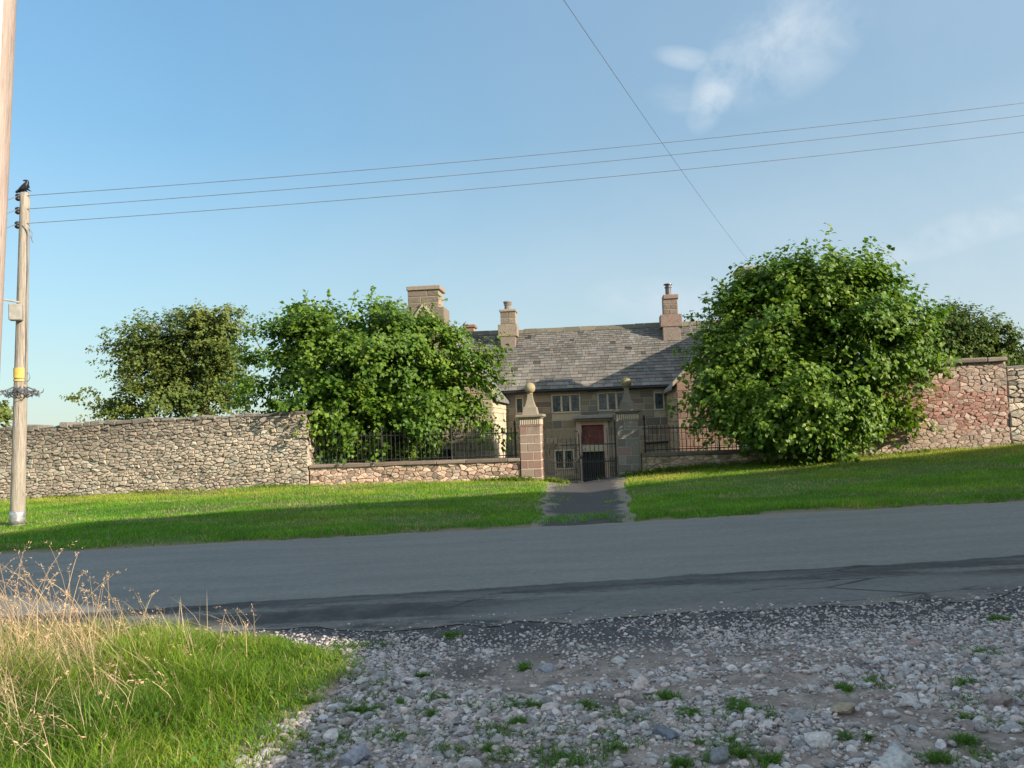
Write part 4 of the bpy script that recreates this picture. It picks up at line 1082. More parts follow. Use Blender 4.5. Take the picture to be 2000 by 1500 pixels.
LS = [(600, 600, -0.1, -1, 0.45), (640, 590, 0.2, -1, 0.35), (690, 588, 0.3, -1, 0.3), (725, 585, 0.1, -1, 0.35), (775, 600, 0.3, -1, 0.3), (815, 625, 0.5, -1, 0.5), (880, 650, 0.4, -1, 0.4), (905, 650, 0.2, -1, 0.35),
      (940, 690, 1, -0.3, 0.4), (955, 730, 1, 0.1, 0.4), (960, 770, 1, 0.1, 0.35), (500, 665, -0.6, -1, 0.5), (480, 690, -1, -0.4, 0.4), (480, 770, -1, 0.2, 0.4), (470, 790, -1, 0.1, 0.35), (550, 640, -0.3, -1, 0.4), (930, 820, 1, 0.5, 0.4), (590, 830, -0.3, 1, 0.4)]
bush(745, 24.6, blobs_world(LB, 24.3, 105), 'wide bushy green tree over the railing, left of the gate', 101, 2600, 20, LS, 0.138)
RB = [(1575, 620, 185, 135, 0), (1460, 640, 85, 96, 0.0), (1705, 670, 128, 125, 0.1), (1580, 540, 105, 58, 0.2), (1560, 770, 175, 100, -0.5), (1440, 728, 76, 95, -0.2), (1700, 790, 62, 72, -0.3), (1575, 842, 105, 42, -0.5), (1660, 855, 75, 38, -0.6), (1660, 560, 90, 60, 0.2), (1450, 815, 42, 36, -0.3), (1690, 585, 85, 70, 0.2), (1755, 640, 65, 75, 0.1), (1515, 555, 60, 50, 0.2)]
RS = [(1575, 500, 0, -1, 0.5), (1590, 495, 0.3, -1, 0.35), (1535, 525, -0.2, -1, 0.3), (1620, 510, 0.2, -1, 0.35), (1680, 530, 0.3, -1, 0.35), (1500, 520, -0.3, -1, 0.4), (1720, 545, 0.5, -1, 0.4), (1780, 600, 0.7, -1, 0.7), (1420, 560, -1, -0.6, 0.5), (1395, 590, -1, -0.2, 0.3), (1400, 618, -1, 0.0, 0.9), (1370, 650, -1, 0.1, 0.4),
      (1350, 685, -1, 0.1, 0.5), (1345, 710, -1, 0.3, 0.3), (1825, 650, 1, -0.3, 0.35), (1830, 700, 1, 0.2, 0.4), (1800, 735, 1, 0.3, 0.5), (1745, 800, 1, 0.3, 0.4), (1740, 850, 1, 0.2, 0.6), (1460, 870, -0.2, 1, 0.3), (1600, 880, 0.1, 1, 0.25), (1710, 875, 0.3, 1, 0.25), (1385, 860, -0.6, 0.6, 0.4)]
bush(1580, 22.0, blobs_world(RB, 21.2, 125), 'tallest bushy green tree, hanging over the low wall right of the gate', 202, 3200, 20, RS, 0.138)

def far_tree(px_root, Y, bl, label, seed, nshoot, nleaf, size, pal, trunks, name='ash_tree', mat=None):
    x = at(px_root, 800, Y).x; z = float(g(x, Y)); e = empty(name, (x, Y, z), 0, label, 'tree', 'trees beyond the walls')
    bw = blobs_world(bl, Y, 70); P, nrm, dr_, sz, cl, st, ou, ln = crown(bw, nshoot, nleaf, size, seed, pal, (0.6, 1.3), 0.25, (0.45, 1.05), 0.35, 22, 0.75, 0.10)
    mb = MB(); leaves(mb, P, nrm, dr_, sz, cl); under(mb.build('crown', M_ASHLEAF), e)
    mb = MB()
    for pts, ra, rb in trunks:
        q = [at(a, b, Y + 0.3) for a, b in pts]; mb.tube(q, np.linspace(ra * 0.85, rb, len(q)), 8)
    base = at(trunks[0][0][0][0], 800, Y + 0.3) if trunks else at(px_root, 790, Y); mb.tube([(x, Y, z - .2), (x * 0.5 + base.x * 0.5, Y * 0.5 + base.y * 0.5, (z + base.z) / 2), tuple(base)], [0.45, 0.38, 0.30], 10)
    rr = np.random.default_rng(seed)
    for k in range(16):
        c, rd = bw[k % len(bw)]; en = c + rr.normal(0, 0.45, 3) * rd; b0 = np.array(at(*trunks[k % len(trunks)][0][-1], Y + 0.3)) if trunks else np.array(base)
        mb.tube([b0, (b0 + en) / 2 + rr.normal(0, .3, 3), en], [0.10, 0.06, 0.02], 5)
    under(mb.build('trunk', mat or M_BARKPALE), e)
def ash_pal2(P, r, tw):
    n = len(P); k = (0.6 * tw + 0.4 * r.uniform(0, 1, n))[:, None]; a = np.array([0.050, 0.100, 0.026]); b = np.array([0.180, 0.200, 0.042]); return (a + (b - a) * k) * r.uniform(0.8, 1.2, (n, 1))
far_tree(390, 46, [(405, 650, 62, 48, 0), (330, 660, 58, 42, 0), (268, 665, 42, 40, 0), (450, 690, 32, 55, 0), (240, 770, 52, 38, -.5), (320, 775, 70, 42, -.5), (395, 775, 55, 38, .5), (440, 625, 30, 25, 0), (215, 790, 34, 25, -.5), (300, 705, 40, 25, 0), (360, 615, 40, 20, 0), (370, 690, 60, 40, 0.6), (420, 720, 50, 45, 0.8), (350, 735, 50, 35, 0.8)],
         'airy ash tree with pale forked trunk behind the tall dry stone wall, far left', 303, 1750, 22, 0.18, ash_pal2,
         [([(398, 800), (400, 765), (403, 742)], 0.30, 0.26), ([(403, 745), (420, 715), (430, 670), (440, 640)], 0.22, 0.06), ([(402, 745), (392, 700), (385, 660)], 0.16, 0.05), ([(365, 805), (352, 765), (335, 738), (318, 715)], 0.26, 0.08), ([(380, 740), (375, 700), (350, 660)], 0.12, 0.04)])
far_tree(1880, 40, [(1850, 640, 58, 52, 0), (1905, 665, 60, 48, 0), (1955, 695, 42, 30, 0), (1830, 690, 50, 45, 0), (1990, 700, 28, 22, 0), (1900, 710, 70, 30, 0)],
         'dark dense tree rising above the pink wall, right of the larger bush', 404, 1100, 20, 0.17, lambda P, r, tw: ash_pal2(P, r, tw) * np.array([0.75, 0.85, 0.85]), [([(1880, 760), (1875, 720), (1860, 670)], 0.2, 0.06)], 'broadleaf_tree', M_BARK)
far_tree(-20, 70, [(-15, 815, 26, 18, 0), (-50, 800, 40, 35, 0)], 'small distant tree top just showing above the wall at the left edge', 505, 160, 12, 0.4, ash_pal2, [], 'broadleaf_tree', M_BARK)

# ------------------------------------------------------------------ lawn, verge, weeds, stones
def blades(mb, P, h, w, lean, az, cols, seg=3, curl=1.0):
    n = len(P); d = np.stack([np.cos(az), np.sin(az), np.zeros(n)], -1)
    a2 = az + rng.uniform(0.6, 2.2, n); s = np.stack([np.cos(a2), np.sin(a2), np.zeros(n)], -1)
    Vs = []
    for k in range(seg + 1):
        t = k / seg; c = P + np.array([0, 0, 1]) * (h * (t - 0.35 * lean * t * t * curl))[:, None] + d * (h * lean * t ** 1.8)[:, None]
        if k < seg:
            ww = (w * (1 - 0.75 * t ** 1.4))[:, None]; Vs += [c - s * ww / 2, c + s * ww / 2]
        else: Vs += [c]
    m_ = 2 * seg + 1; V = np.stack(Vs, 1).reshape(-1, 3); b = np.arange(n)[:, None] * m_
    q = [b + np.array([[2 * k, 2 * k + 1, 2 * k + 3, 2 * k + 2]]) for k in range(seg - 1)]
    t = b + np.array([[2 * seg - 2, 2 * seg - 1, 2 * seg]])
    mb.add(V, ([np.concatenate(q)] if q else []) + [t], np.repeat(cols, m_, 0))
# lawn between road and walls
r = np.random.default_rng(70)
n = 300000; X = r.uniform(-16, 16.5, n); s = r.uniform(0, 1, n) ** 1.15; y0 = ROAD_FAR + 0.02
Yw = wallY(X) - 0.02; Y = y0 + s * (Yw - y0)
edge = 0.75 * (fbm(X * 0.9, 3.3, 61, 5) - 0.36) + 0.25 * (vnoise(X * 5, 1.1, 69) - 0.3)
keep = (Y - y0 > edge)
l = np.interp(Y, pty, ptl); rr_ = np.interp(Y, pty, ptr)
dpath = np.maximum(l - X, X - rr_) + 0.30 * (fbm(X * 2.0, Y * 2.0, 62, 3) - 0.5)
inpath = dpath < 0.0
fringe = (Y < 13.65 + 0.35 * fbm(X * 1.5, 1.0, 64, 3)) & (fbm(X * 2.4, Y * 2.4, 65, 3) > 0.42)
keep &= (~inpath) | (fringe & (r.uniform(0, 1, n) < 0.5)) | ((fbm(X * 1.8, Y * 5, 66, 3) > 0.66) & (dpath > -0.55) & (r.uniform(0, 1, n) < 0.5))
bare = fbm(X * 0.7, Y * 1.3, 63, 4); dry = np.exp(-(((X + 5.5) / 0.5) ** 2 + ((Y - 13.3) / 0.35) ** 2))
keep &= r.uniform(0, 1, n) > 0.9 * dry
keep &= X * 0 + r.uniform(0, 1, n) > 0.8 * sstep(0.57, 0.68, bare)
X, Y, bare, s = X[keep], Y[keep], bare[keep], s[keep]; n = len(X)
P = np.stack([X, Y, g(X, Y)], -1); tall = 0.4 + 1.3 * fbm(X * 1.1, Y * 1.1, 67, 4); tall *= 1 + 0.7 * np.exp(-((Y - 13.2) / 0.35) ** 2) + 0.6 * np.exp(-((wallY(X) - Y) / 0.25) ** 2)
h = 0.055 * tall * r.uniform(0.5, 1.4, n)
k = np.clip(0.5 * r.uniform(0, 1, n) + 1.1 * (fbm(X * 0.55, Y * 0.9, 68, 4) - 0.4) + 0.45 * sstep(0.6, 0.95, s), 0, 1)[:, None]
ca, cb, cc = np.array([0.070, 0.200, 0.016]), np.array([0.150, 0.280, 0.024]), np.array([0.36, 0.35, 0.065])
cl = np.where(k < 0.6, ca + (cb - ca) * k / 0.6, cb + (cc - cb) * (k - 0.6) / 0.4)
straw = (r.uniform(0, 1, n) < 0.06 + 0.40 * sstep(0.48, 0.64, bare)); cl[straw] = np.array([0.30, 0.25, 0.13])
cl *= r.uniform(0.8, 1.2, (n, 1)) * (0.65 + 0.75 * fbm(X * 1.3, Y * 2.2, 90, 4))[:, None]
mb = MB(); blades(mb, P, h, 0.011 * r.uniform(0.6, 1.4, n), r.uniform(0.2, 1.0, n), r.uniform(0, 6.28, n), cl, 2)
# taller weeds along wall foot, pier foot and beside the gate
wp = []
for px, py, sx, cnt, hh in ((1085, 943, 0.16, 160, 0.16), (1075, 940, 0.08, 60, 0.14), (1000, 938, 0.35, 260, 0.17), (1040, 941, 0.2, 90, 0.10), (1290, 925, 0.5, 420, 0.20), (1340, 916, 0.4, 320, 0.22), (1235, 932, 0.2, 160, 0.13), (540, 955, 0.35, 170, 0.14), (960, 940, 0.3, 160, 0.11),
                            (300, 965, 0.5, 150, 0.12), (120, 975, 0.4, 130, 0.12), (1450, 908, 0.5, 260, 0.22), (1560, 900, 0.5, 200, 0.2), (1800, 882, 0.5, 140, 0.13)):
    c = on_plane(px, py, -0.12)[2]; uu = r.normal(0, sx, cnt); vv = r.normal(0, 0.07, cnt)
    wp.append(np.c_[c.x + A.x * uu + B.x * vv, c.y + A.y * uu + B.y * vv, np.full(cnt, hh)])
wp = np.concatenate(wp); q = np.stack([wp[:, 0], wp[:, 1], g(wp[:, 0], wp[:, 1])], -1); n = len(q)
cl = (np.array([0.085, 0.165, 0.025]) + (np.array([0.19, 0.24, 0.035]) - np.array([0.085, 0.165, 0.025])) * r.uniform(0, 1, (n, 1))) * r.uniform(0.7, 1.2, (n, 1))
blades(mb, q, wp[:, 2] * r.uniform(0.4, 1.3, n), 0.03 * r.uniform(0.5, 1.4, n), r.uniform(0.3, 1.1, n), r.uniform(0, 6.28, n), cl, 3)
tag(mb.build('lawn_grass', M_GRASS), 'rough mown grass bank between the road and the stone walls', 'grass', kind='stuff')

# rank verge in the left foreground
def verge_right(Y): return np.interp(Y, [2.5, 3.6, 4.3, 5.0, 5.6, 6.1, 6.5, 7.0], [-1.1, -1.2, -1.30, -1.22, -1.05, -1.2, -1.75, -2.6])
r = np.random.default_rng(71)
n = 120000; X = r.uniform(-5.2, -0.6, n); Y = r.uniform(2.9, 7.1, n); edge = verge_right(Y) - X + 0.45 * (fbm(X * 2.5, Y * 2.5, 72, 3) - 0.5)
far_ = 6.75 + 0.25 * (fbm(X * 1.2, 0.5, 73, 3) - 0.5) + 0.05 * np.clip(-X - 2, 0, 3)
keep = (edge > 0) & (Y < far_) & (r.uniform(0, 1, n) < 0.35 + 0.65 * sstep(0, 0.35, edge)); keep &= np.abs(X) < 0.70 * Y + 0.5
X, Y, edge = X[keep], Y[keep], edge[keep]; n = len(X); P = np.stack([X, Y, g(X, Y)], -1)
clump = fbm(X * 1.6, Y * 1.6, 74, 4)
h = (0.05 + 0.25 * sstep(0.0, 1.1, edge) * (0.30 + 1.1 * sstep(0.25, 0.75, clump)) * (1 - 0.35 * sstep(5.0, 6.3, Y))) * r.uniform(0.45, 1.25, n)
h *= 1 + 0.25 * sstep(-2.2, -3.4, X)
k = np.clip(0.5 * r.uniform(0, 1, n) + 1.6 * (fbm(X * 1.7, Y * 1.7, 75, 3) - 0.42) + 0.25 * sstep(4.5, 6.2, Y), 0, 1)[:, None]
ca, cb, cc = np.array([0.055, 0.125, 0.012]), np.array([0.130, 0.230, 0.018]), np.array([0.26, 0.32, 0.045])
cl = np.where(k < 0.6, ca + (cb - ca) * k / 0.6, cb + (cc - cb) * (k - 0.6) / 0.4)
dryf = sstep(-2.6, -3.7, X) * 0.5 + 0.06; straw = r.uniform(0, 1, n) < dryf * (0.5 + fbm(X * 2, Y * 2, 76, 3)); cl[straw] = np.array([0.40, 0.32, 0.17])
cl *= r.uniform(0.75, 1.2, (n, 1))
mb = MB(); blades(mb, P, h, 0.0055 * r.uniform(0.6, 1.5, n), r.uniform(0.25, 1.15, n), r.uniform(0, 6.28, n), cl, 4)
# broad weed leaves near the ground
nb = 2600; X = r.uniform(-4.2, -1.0, nb); Y = r.uniform(3.2, 6.6, nb); e_ = verge_right(Y) - X; kk = (e_ > 0.05) & (fbm(X * 2, Y * 2, 78, 3) > 0.52); X, Y = X[kk], Y[kk]; nb = len(X)
q = np.stack([X, Y, g(X, Y) + r.uniform(0.02, 0.16, nb)], -1); nn = r.normal(0, 0.4, (nb, 3)) + np.array([0, -0.2, 0.9]); nn /= np.linalg.norm(nn, axis=1)[:, None]
leaves(mb, q, nn, r.normal(0, 1, (nb, 3)), r.uniform(0.012, 0.032, nb), np.array([0.06, 0.15, 0.03]) * r.uniform(0.7, 1.3, (nb, 1)))
tag(mb.build('verge_grass', M_GRASS), 'rank bright green grass verge at the lower left corner', 'grass', kind='stuff')
# bleached flowering stalks
r = np.random.default_rng(77); ns = 2200
X = -1.9 - np.abs(r.normal(0, 1.25, ns)); Y = r.uniform(3.6, 6.7, ns); cl_ = fbm(X * 1.4, Y * 1.4, 79, 3)
pk = sstep(-2.5, -3.5, X) * (0.35 + 0.65 * sstep(0.35, 0.6, cl_)) * (0.5 + 0.5 * sstep(3.8, 5.0, Y)) + 0.03; keep = (r.uniform(0, 1, ns) < pk) & (X > -5.2)
X, Y = X[keep], Y[keep]; ns = len(X); mb = MB(); z = g(X, Y)
H_ = (0.32 + 0.48 * sstep(-2.7, -3.7, X)) * r.uniform(0.55, 1.15, ns)
for i_ in range(ns):
    a = r.normal(3.0, 0.9); ln = r.uniform(0.15, 0.6); hh = H_[i_]; d = np.array([math.cos(a), math.sin(a), 0]); c = np.array([0.50, 0.40, 0.25]) * r.uniform(0.7, 1.25) + np.array([0.05, 0, 0]) * r.uniform(0, 1)
    p = np.array([X[i_], Y[i_], z[i_]]); pts = [p + np.array([0, 0, hh * (t - 0.25 * ln * t * t)]) + d * hh * ln * t * t for t in (0, 0.35, 0.65, 0.85, 1.0)]
    mb.tube(pts, [0.0022, 0.002, 0.0017, 0.0014, 0.001], 3, c, False)
    dirn = pts[-1] - pts[-2]; dirn /= np.linalg.norm(dirn) + 1e-9; dirn = dirn * 0.8 + d * 0.5 - np.array([0, 0, 0.25])
    hl = r.uniform(0.08, 0.17); nsd = 12                     # feathery head
    t = r.uniform(0, 1, nsd); Q = pts[-1] + dirn * ((t - 0.35) * hl)[:, None] + r.normal(0, 0.006, (nsd, 3)); nn = r.normal(0, 1, (nsd, 3)); nn /= np.linalg.norm(nn, axis=1)[:, None]
    leaves(mb, Q, nn, np.tile(dirn, (nsd, 1)) + r.normal(0, 0.35, (nsd, 3)), r.uniform(0.014, 0.030, nsd), np.tile(c * 1.1 + np.array([0.03, 0, 0]), (nsd, 1)), 0.1, 0.11)
nb = 15000                                                   # matted straw at their feet
X = -2.1 - np.abs(r.normal(0, 1.1, nb)); Y = r.uniform(3.8, 6.6, nb); kk = (X > -5.2) & (r.uniform(0, 1, nb) < sstep(-2.5, -3.5, X) * sstep(0.3, 0.6, fbm(X * 1.4, Y * 1.4, 79, 3)) + 0.03); X, Y = X[kk], Y[kk]; nb = len(X)
q = np.stack([X, Y, g(X, Y)], -1); blades(mb, q, r.uniform(0.2, 0.55, nb), np.full(nb, 0.0045), r.uniform(0.3, 1.3, nb), r.normal(3.0, 1.2, nb), np.array([0.48, 0.39, 0.24]) * r.uniform(0.65, 1.25, (nb, 1)), 4)
tag(mb.build('dry_grass', M_DRY), 'bleached tall dry grass with feathery seed heads at the left edge', 'dry grass', kind='stuff')

# loose stones of the lane
def ico(sub):
    t = (1 + 5 ** 0.5) / 2
    V = [np.array(v, float) / math.sqrt(1 + t * t) for v in ((-1, t, 0), (1, t, 0), (-1, -t, 0), (1, -t, 0), (0, -1, t), (0, 1, t), (0, -1, -t), (0, 1, -t), (t, 0, -1), (t, 0, 1), (-t, 0, -1), (-t, 0, 1))]
    Fc = [(0, 11, 5), (0, 5, 1), (0, 1, 7), (0, 7, 10), (0, 10, 11), (1, 5, 9), (5, 11, 4), (11, 10, 2), (10, 7, 6), (7, 1, 8), (3, 9, 4), (3, 4, 2), (3, 2, 6), (3, 6, 8), (3, 8, 9), (4, 9, 5), (2, 4, 11), (6, 2, 10), (8, 6, 7), (9, 8, 1)]
    for _ in range(sub):
        c = {}; nf = []
        def mid(a, b):
            k = (min(a, b), max(a, b))
            if k not in c: m_ = V[a] + V[b]; V.append(m_ / np.linalg.norm(m_)); c[k] = len(V) - 1
            return c[k]
        for a, b, d in Fc:
            x, y, z = mid(a, b), mid(b, d), mid(d, a); nf += [(a, x, z), (b, y, x), (d, z, y), (x, y, z)]
        Fc = nf
    return np.array(V), np.array(Fc)
def rock(r, sub=2, cuts=9):
    V, Fc = ico(sub); V = V.copy()
    for _ in range(cuts):                                    # knock flats off it
        n_ = r.normal(0, 1, 3); n_ /= np.linalg.norm(n_); d_ = r.uniform(0.55, 0.88); k = V @ n_; o = k > d_; V[o] -= (k[o] - d_)[:, None] * n_
    V *= np.array([1, r.uniform(0.6, 0.95), r.uniform(0.4, 0.7)]); V += r.normal(0, 0.012, V.shape); return V, Fc
r = np.random.default_rng(80); protos = [rock(r, 1, 6) for _ in range(14)] ; big = [rock(r, 2, 10) for _ in range(8)]
def stone_cols(n, r):
    b = r.choice([0.21, 0.31, 0.40, 0.50], n, p=[0.2, 0.34, 0.32, 0.14]) * r.uniform(0.85, 1.15, n)
    t = np.array([(0.98, 0.98, 1.0), (1.06, 0.96, 0.94), (0.92, 0.97, 1.05)])[r.choice(3, n, p=[0.5, 0.32, 0.18])]; return b[:, None] * t * np.array([1, 0.975, 0.965])
def scatter(mb, X, Y, S, prs, r, sink=0.25):
    Z = g(X, Y) ; C = stone_cols(len(X), r) * np.array([1.05, 1.0, 0.96]); w = r.integers(0, len(prs), len(X))
    for k, (V, Fc) in enumerate(prs):
        i_ = np.where(w == k)[0]
        if not len(i_): continue
        a = r.uniform(0, 6.28, len(i_)); tx = r.normal(0, 0.2, len(i_)); ca, sa = np.cos(a), np.sin(a)
        x = V[None, :, 0] * S[i_, None]; y = V[None, :, 1] * S[i_, None]; z_ = V[None, :, 2] * S[i_, None]
        z_ = z_ + x * tx[:, None]
        W = np.stack([x * ca[:, None] - y * sa[:, None] + X[i_, None], x * sa[:, None] + y * ca[:, None] + Y[i_, None], z_ + (Z[i_] + S[i_] * (0.45 - sink))[:, None]], -1)
        b = (np.arange(len(i_)) * len(V))[:, None, None]
        mb.add(W.reshape(-1, 3), (Fc[None] + b).reshape(-1, 3), np.repeat(C[i_], len(V), 0))
GP = [(700, 1375, 60, 14), (640, 1325, 50, 16), (570, 1390, 60, 18), (690, 1400, 45, 10), (650, 1445, 50, 12), (780, 1440, 50, 12), (740, 1340, 30, 10), (1040, 1430, 75, 12), (985, 1420, 40, 9), (1240, 1402, 75, 12), (1190, 1425, 35, 9), (1375, 1405, 50, 10), (1070, 1475, 50, 14), (1200, 1462, 45, 12), (1430, 1455, 35, 12), (1500, 1395, 30, 8), (880, 1470, 40, 12),
      (930, 1385, 24, 7), (745, 1388, 30, 8), (1950, 1365, 35, 8), (1975, 1412, 45, 10), (1900, 1375, 35, 6), (1350, 1395, 14, 8), (1150, 1380, 18, 5), (1010, 1378, 18, 5), (1120, 1490, 60, 10), (960, 1480, 40, 10), (820, 1495, 60, 10), (600, 1480, 50, 12), (1715, 1335, 20, 7), (1875, 1335, 20, 6), (640, 1275, 60, 9), (700, 1262, 45, 6), (560, 1440, 40, 12), (1880, 1480, 60, 14), (1950, 1212, 18, 4), (880, 1243, 16, 3)]
DP = [(940, 1320, 80, 14), (1040, 1290, 70, 14), (1130, 1320, 110, 16), (1260, 1290, 80, 12), (1480, 1330, 120, 12), (1230, 1360, 120, 14), (1580, 1370, 130, 14), (1750, 1400, 110, 16), (1900, 1450, 110, 22), (1000, 1345, 60, 10), (1700, 1355, 70, 10), (900, 1300, 40, 8)]
def ell(lst):
    o = []
    for px, py, rx, ry in lst:
        c = gp(px, py); o.append((c.x, c.y, max(0.03, gp(px + rx, py).x - c.x), max(0.03, abs(gp(px, py - ry).y - c.y))))
    return o
_r = np.random.default_rng(88)
for _ in range(36): GP.append((_r.uniform(560, 2000), 1500 - 230 * _r.uniform(0, 1) ** 1.5, _r.uniform(6, 26), _r.uniform(2, 7)))
GE, DE = ell(GP), ell(DP)
def inside(X, Y, E, soft=1.0):
    m_ = np.full(len(X), 9.0)
    for cx, cy, a, b in E: m_ = np.minimum(m_, ((X - cx) / a) ** 2 + ((Y - cy) / b) ** 2)
    return m_
def lane_keep(X, Y, r, thin):
    e = X - verge_right(Y) + 0.5 * (fbm(X * 2.5, Y * 2.5, 72, 3) - 0.5); k = (e > -0.1) & (np.abs(X) < 0.72 * Y + 0.5)
    nearedge = ROAD_NEAR + 0.45 * (fbm(X * 0.7, 1.3, 5, 4) - 0.5) + 0.5 * sstep(3.6, 4.6, X)
    p = 1 - 0.8 * sstep(-1.1, 0.05, Y - nearedge); p = p * (1 - 0.97 * sstep(0.0, 0.35, Y - nearedge))
    p = p * (0.30 + 0.70 * sstep(0.34, 0.5, fbm(X * 1.1 + 9, Y * 1.3, 83, 4)))
    d = inside(X, Y, DE); p = p * (1 - thin * sstep(2.2, 1.0, d + 0.8 * (fbm(X * 4, Y * 4, 84, 3) - 0.5)))
    return k & (r.uniform(0, 1, len(X)) < p)
mb = MB(); n = 95000; X = r.uniform(-2.2, 5.6, n); Y = 3.0 + 4.2 * r.uniform(0, 1, n); k = lane_keep(X, Y, r, 0.88); X, Y = X[k], Y[k]
scatter(mb, X, Y, np.exp(r.normal(math.log(0.0088), 0.4, len(X))), protos, r)
n = 24000; X = r.uniform(-2.2, 5.6, n); Y = 3.0 + 4.0 * r.uniform(0, 1, n); k = lane_keep(X, Y, r, 0.92); X, Y = X[k], Y[k]
S = np.exp(r.normal(math.log(0.0195), 0.35, len(X))) * (1 - 0.45 * sstep(5.2, 6.6, Y)); scatter(mb, X, Y, np.minimum(S, 0.06), protos, r)
n = 260; X = r.uniform(-1.6, 4.5, n); Y = 3.2 + 2.6 * r.uniform(0, 1, n); k = lane_keep(X, Y, r, 0.9); X, Y = X[k], Y[k]
scatter(mb, X, Y, np.exp(r.normal(math.log(0.044), 0.2, len(X))), big, r, 0.3)
n = 900; X = r.uniform(-3, 6, n); Y = r.uniform(6.4, 7.6, n); scatter(mb, X, Y, np.exp(r.normal(math.log(0.007), 0.4, n)), protos, r, 0.0)
tag(mb.build('gravel', M_STONES), 'loose pale grey and pinkish stones covering the lane in the foreground', 'gravel', kind='stuff')
# the larger rocks, each its own thing
for px, py, s, c, lab in ((1305, 1440, 0.085, (0.14, 0.16, 0.19), 'dark blue-grey angular rock beside grass tufts, middle of the stony lane'),
                          (1402, 1482, 0.075, (0.19, 0.20, 0.21), 'rounded grey rock at the bottom edge below the blue-grey rock'),
                          (1648, 1390, 0.085, (0.30, 0.25, 0.18), 'brownish boulder half sunk in bare earth, right of centre'),
                          (1945, 1375, 0.105, (0.27, 0.22, 0.20), 'large pinkish-brown slab lying near the right edge'),
                          (1207, 1292, 0.062, (0.42, 0.40, 0.39), 'pale flat rock on bare dirt, centre of the lane'),
                          (1070, 1310, 0.07, (0.26, 0.27, 0.30), 'grey wedge of rock at the edge of a dark damp hollow'),
                          (1595, 1452, 0.085, (0.48, 0.45, 0.43), 'pale tilted flat rock among pebbles, lower right'),
                          (1255, 1385, 0.04, (0.22, 0.16, 0.14), 'small reddish-brown round rock above the grass strip'),
                          (1745, 1500, 0.11, (0.42, 0.41, 0.40), 'big pale rounded rock at the bottom right edge'),
                          (953, 1278, 0.05, (0.45, 0.42, 0.40), 'pale pinkish rock at the top of the gravel, left of centre'),
                          (1785, 1262, 0.06, (0.30, 0.23, 0.21), 'reddish rock among gravel near the asphalt at right'),
                          (690, 1490, 0.10, (0.27, 0.28, 0.32), 'flat bluish stone slab at the bottom, beside the grass verge')):
    p = gp(px, py); V, Fc = rock(r, 2, 11); mb = MB(); mb.add(V * s, Fc, c)
    o = mb.build('rock', M_STONES); o.location = (p.x, p.y, p.z + s * 0.18); o.rotation_euler = (r.normal(0, 0.15), r.normal(0, 0.15), r.uniform(0, 6.28)); tag(o, lab, 'rock', 'larger rocks in the lane')
# grass tufts growing through the stones
mb = MB()
for (cx, cy, a, b) in GE:
    n = int(min(900, 2200 * max(0.05, a * b) ** 0.75) + 60); X = cx + r.normal(0, 0.75, n) * a; Y = cy + r.normal(0, 0.75, n) * b; k = fbm(X * 9, Y * 9, 85, 3) > 0.47; X, Y = X[k], Y[k]; n = len(X)
    cl = np.array([0.065, 0.15, 0.022]) * r.uniform(0.6, 1.5, (n, 1)) + np.array([0.05, 0.04, 0]) * r.uniform(0, 1, (n, 1)) ** 3
    blades(mb, np.stack([X, Y, g(X, Y)], -1), r.uniform(0.015, 0.06, n), np.full(n, 0.0055), r.uniform(0.5, 1.6, n), r.uniform(0, 6.28, n), cl, 3)
tag(mb.build('lane_grass', M_GRASS), 'low green grass tufts growing among the loose stones', 'grass', kind='stuff')

# ------------------------------------------------------------------ poles and wires
PY = 16.0
pb = gp(34, 1026); PY = pb.y
def pole_pt(py, dx=0.0): return at(34 + (1026 - py) * 15.0 / 650 + dx, py, PY)
pole = empty('utility_pole', tuple(pb), 0, 'slender grey wooden utility pole with barbed collar, yellow plate and bird on top', 'utility pole', 'utility poles')
mb = MB(); n = 24; ys = np.linspace(1040, 377, n); wd = np.interp(ys, [377, 700, 1040], [8.6, 11.5, 13.6]) * PY / F
mb.tube([pole_pt(y) for y in ys], wd, 14); under(mb.build('shaft', M_POLE, smooth=True), pole)
mb = MB(); ys = np.linspace(1023, 998, 4); mb.tube([pole_pt(y) for y in ys], np.full(4, 14.0 * PY / F), 14); under(mb.build('metal_band', M_GALV, smooth=True), pole)
k = PY / F
WY = (386, 412, 440)
ins_pts = []
for y in WY:
    c = pole_pt(y, -11); mb = MB(); c = c + Vector((0, -0.04, 0)); ins_pts.append(c)
    mb.lathe([(0.02, -0.08), (0.05, -0.06), (0.055, -0.03), (0.035, -0.01), (0.055, 0.01), (0.05, 0.05), (0.02, 0.07)], tuple(c), 12)
    mb.tube([c, pole_pt(y, 0)], 0.018, 6); under(mb.build('insulator', M_FEATHER, smooth=True), pole)
bx = pole_pt(613, -6); mb = MB(); w = 13 * k; mb.box(-w, w * 0.75, -0.30, -0.10, -16 * k, 16 * k, (0.3,) * 3, 0.015)
o = mb.build('fuse_box', M_BOX); o.location = bx; o.rotation_euler = (0, 0, R(20)); under(o, pole)
mb = MB(); mb.tube([pole_pt(592, 0) + Vector((0, -.1, 0)), pole_pt(589, -14) + Vector((-.05, -.2, 0)), pole_pt(584, -50) + Vector((-.2, -.6, 0))], 0.022, 6); under(mb.build('bracket_arm', M_BOX), pole)
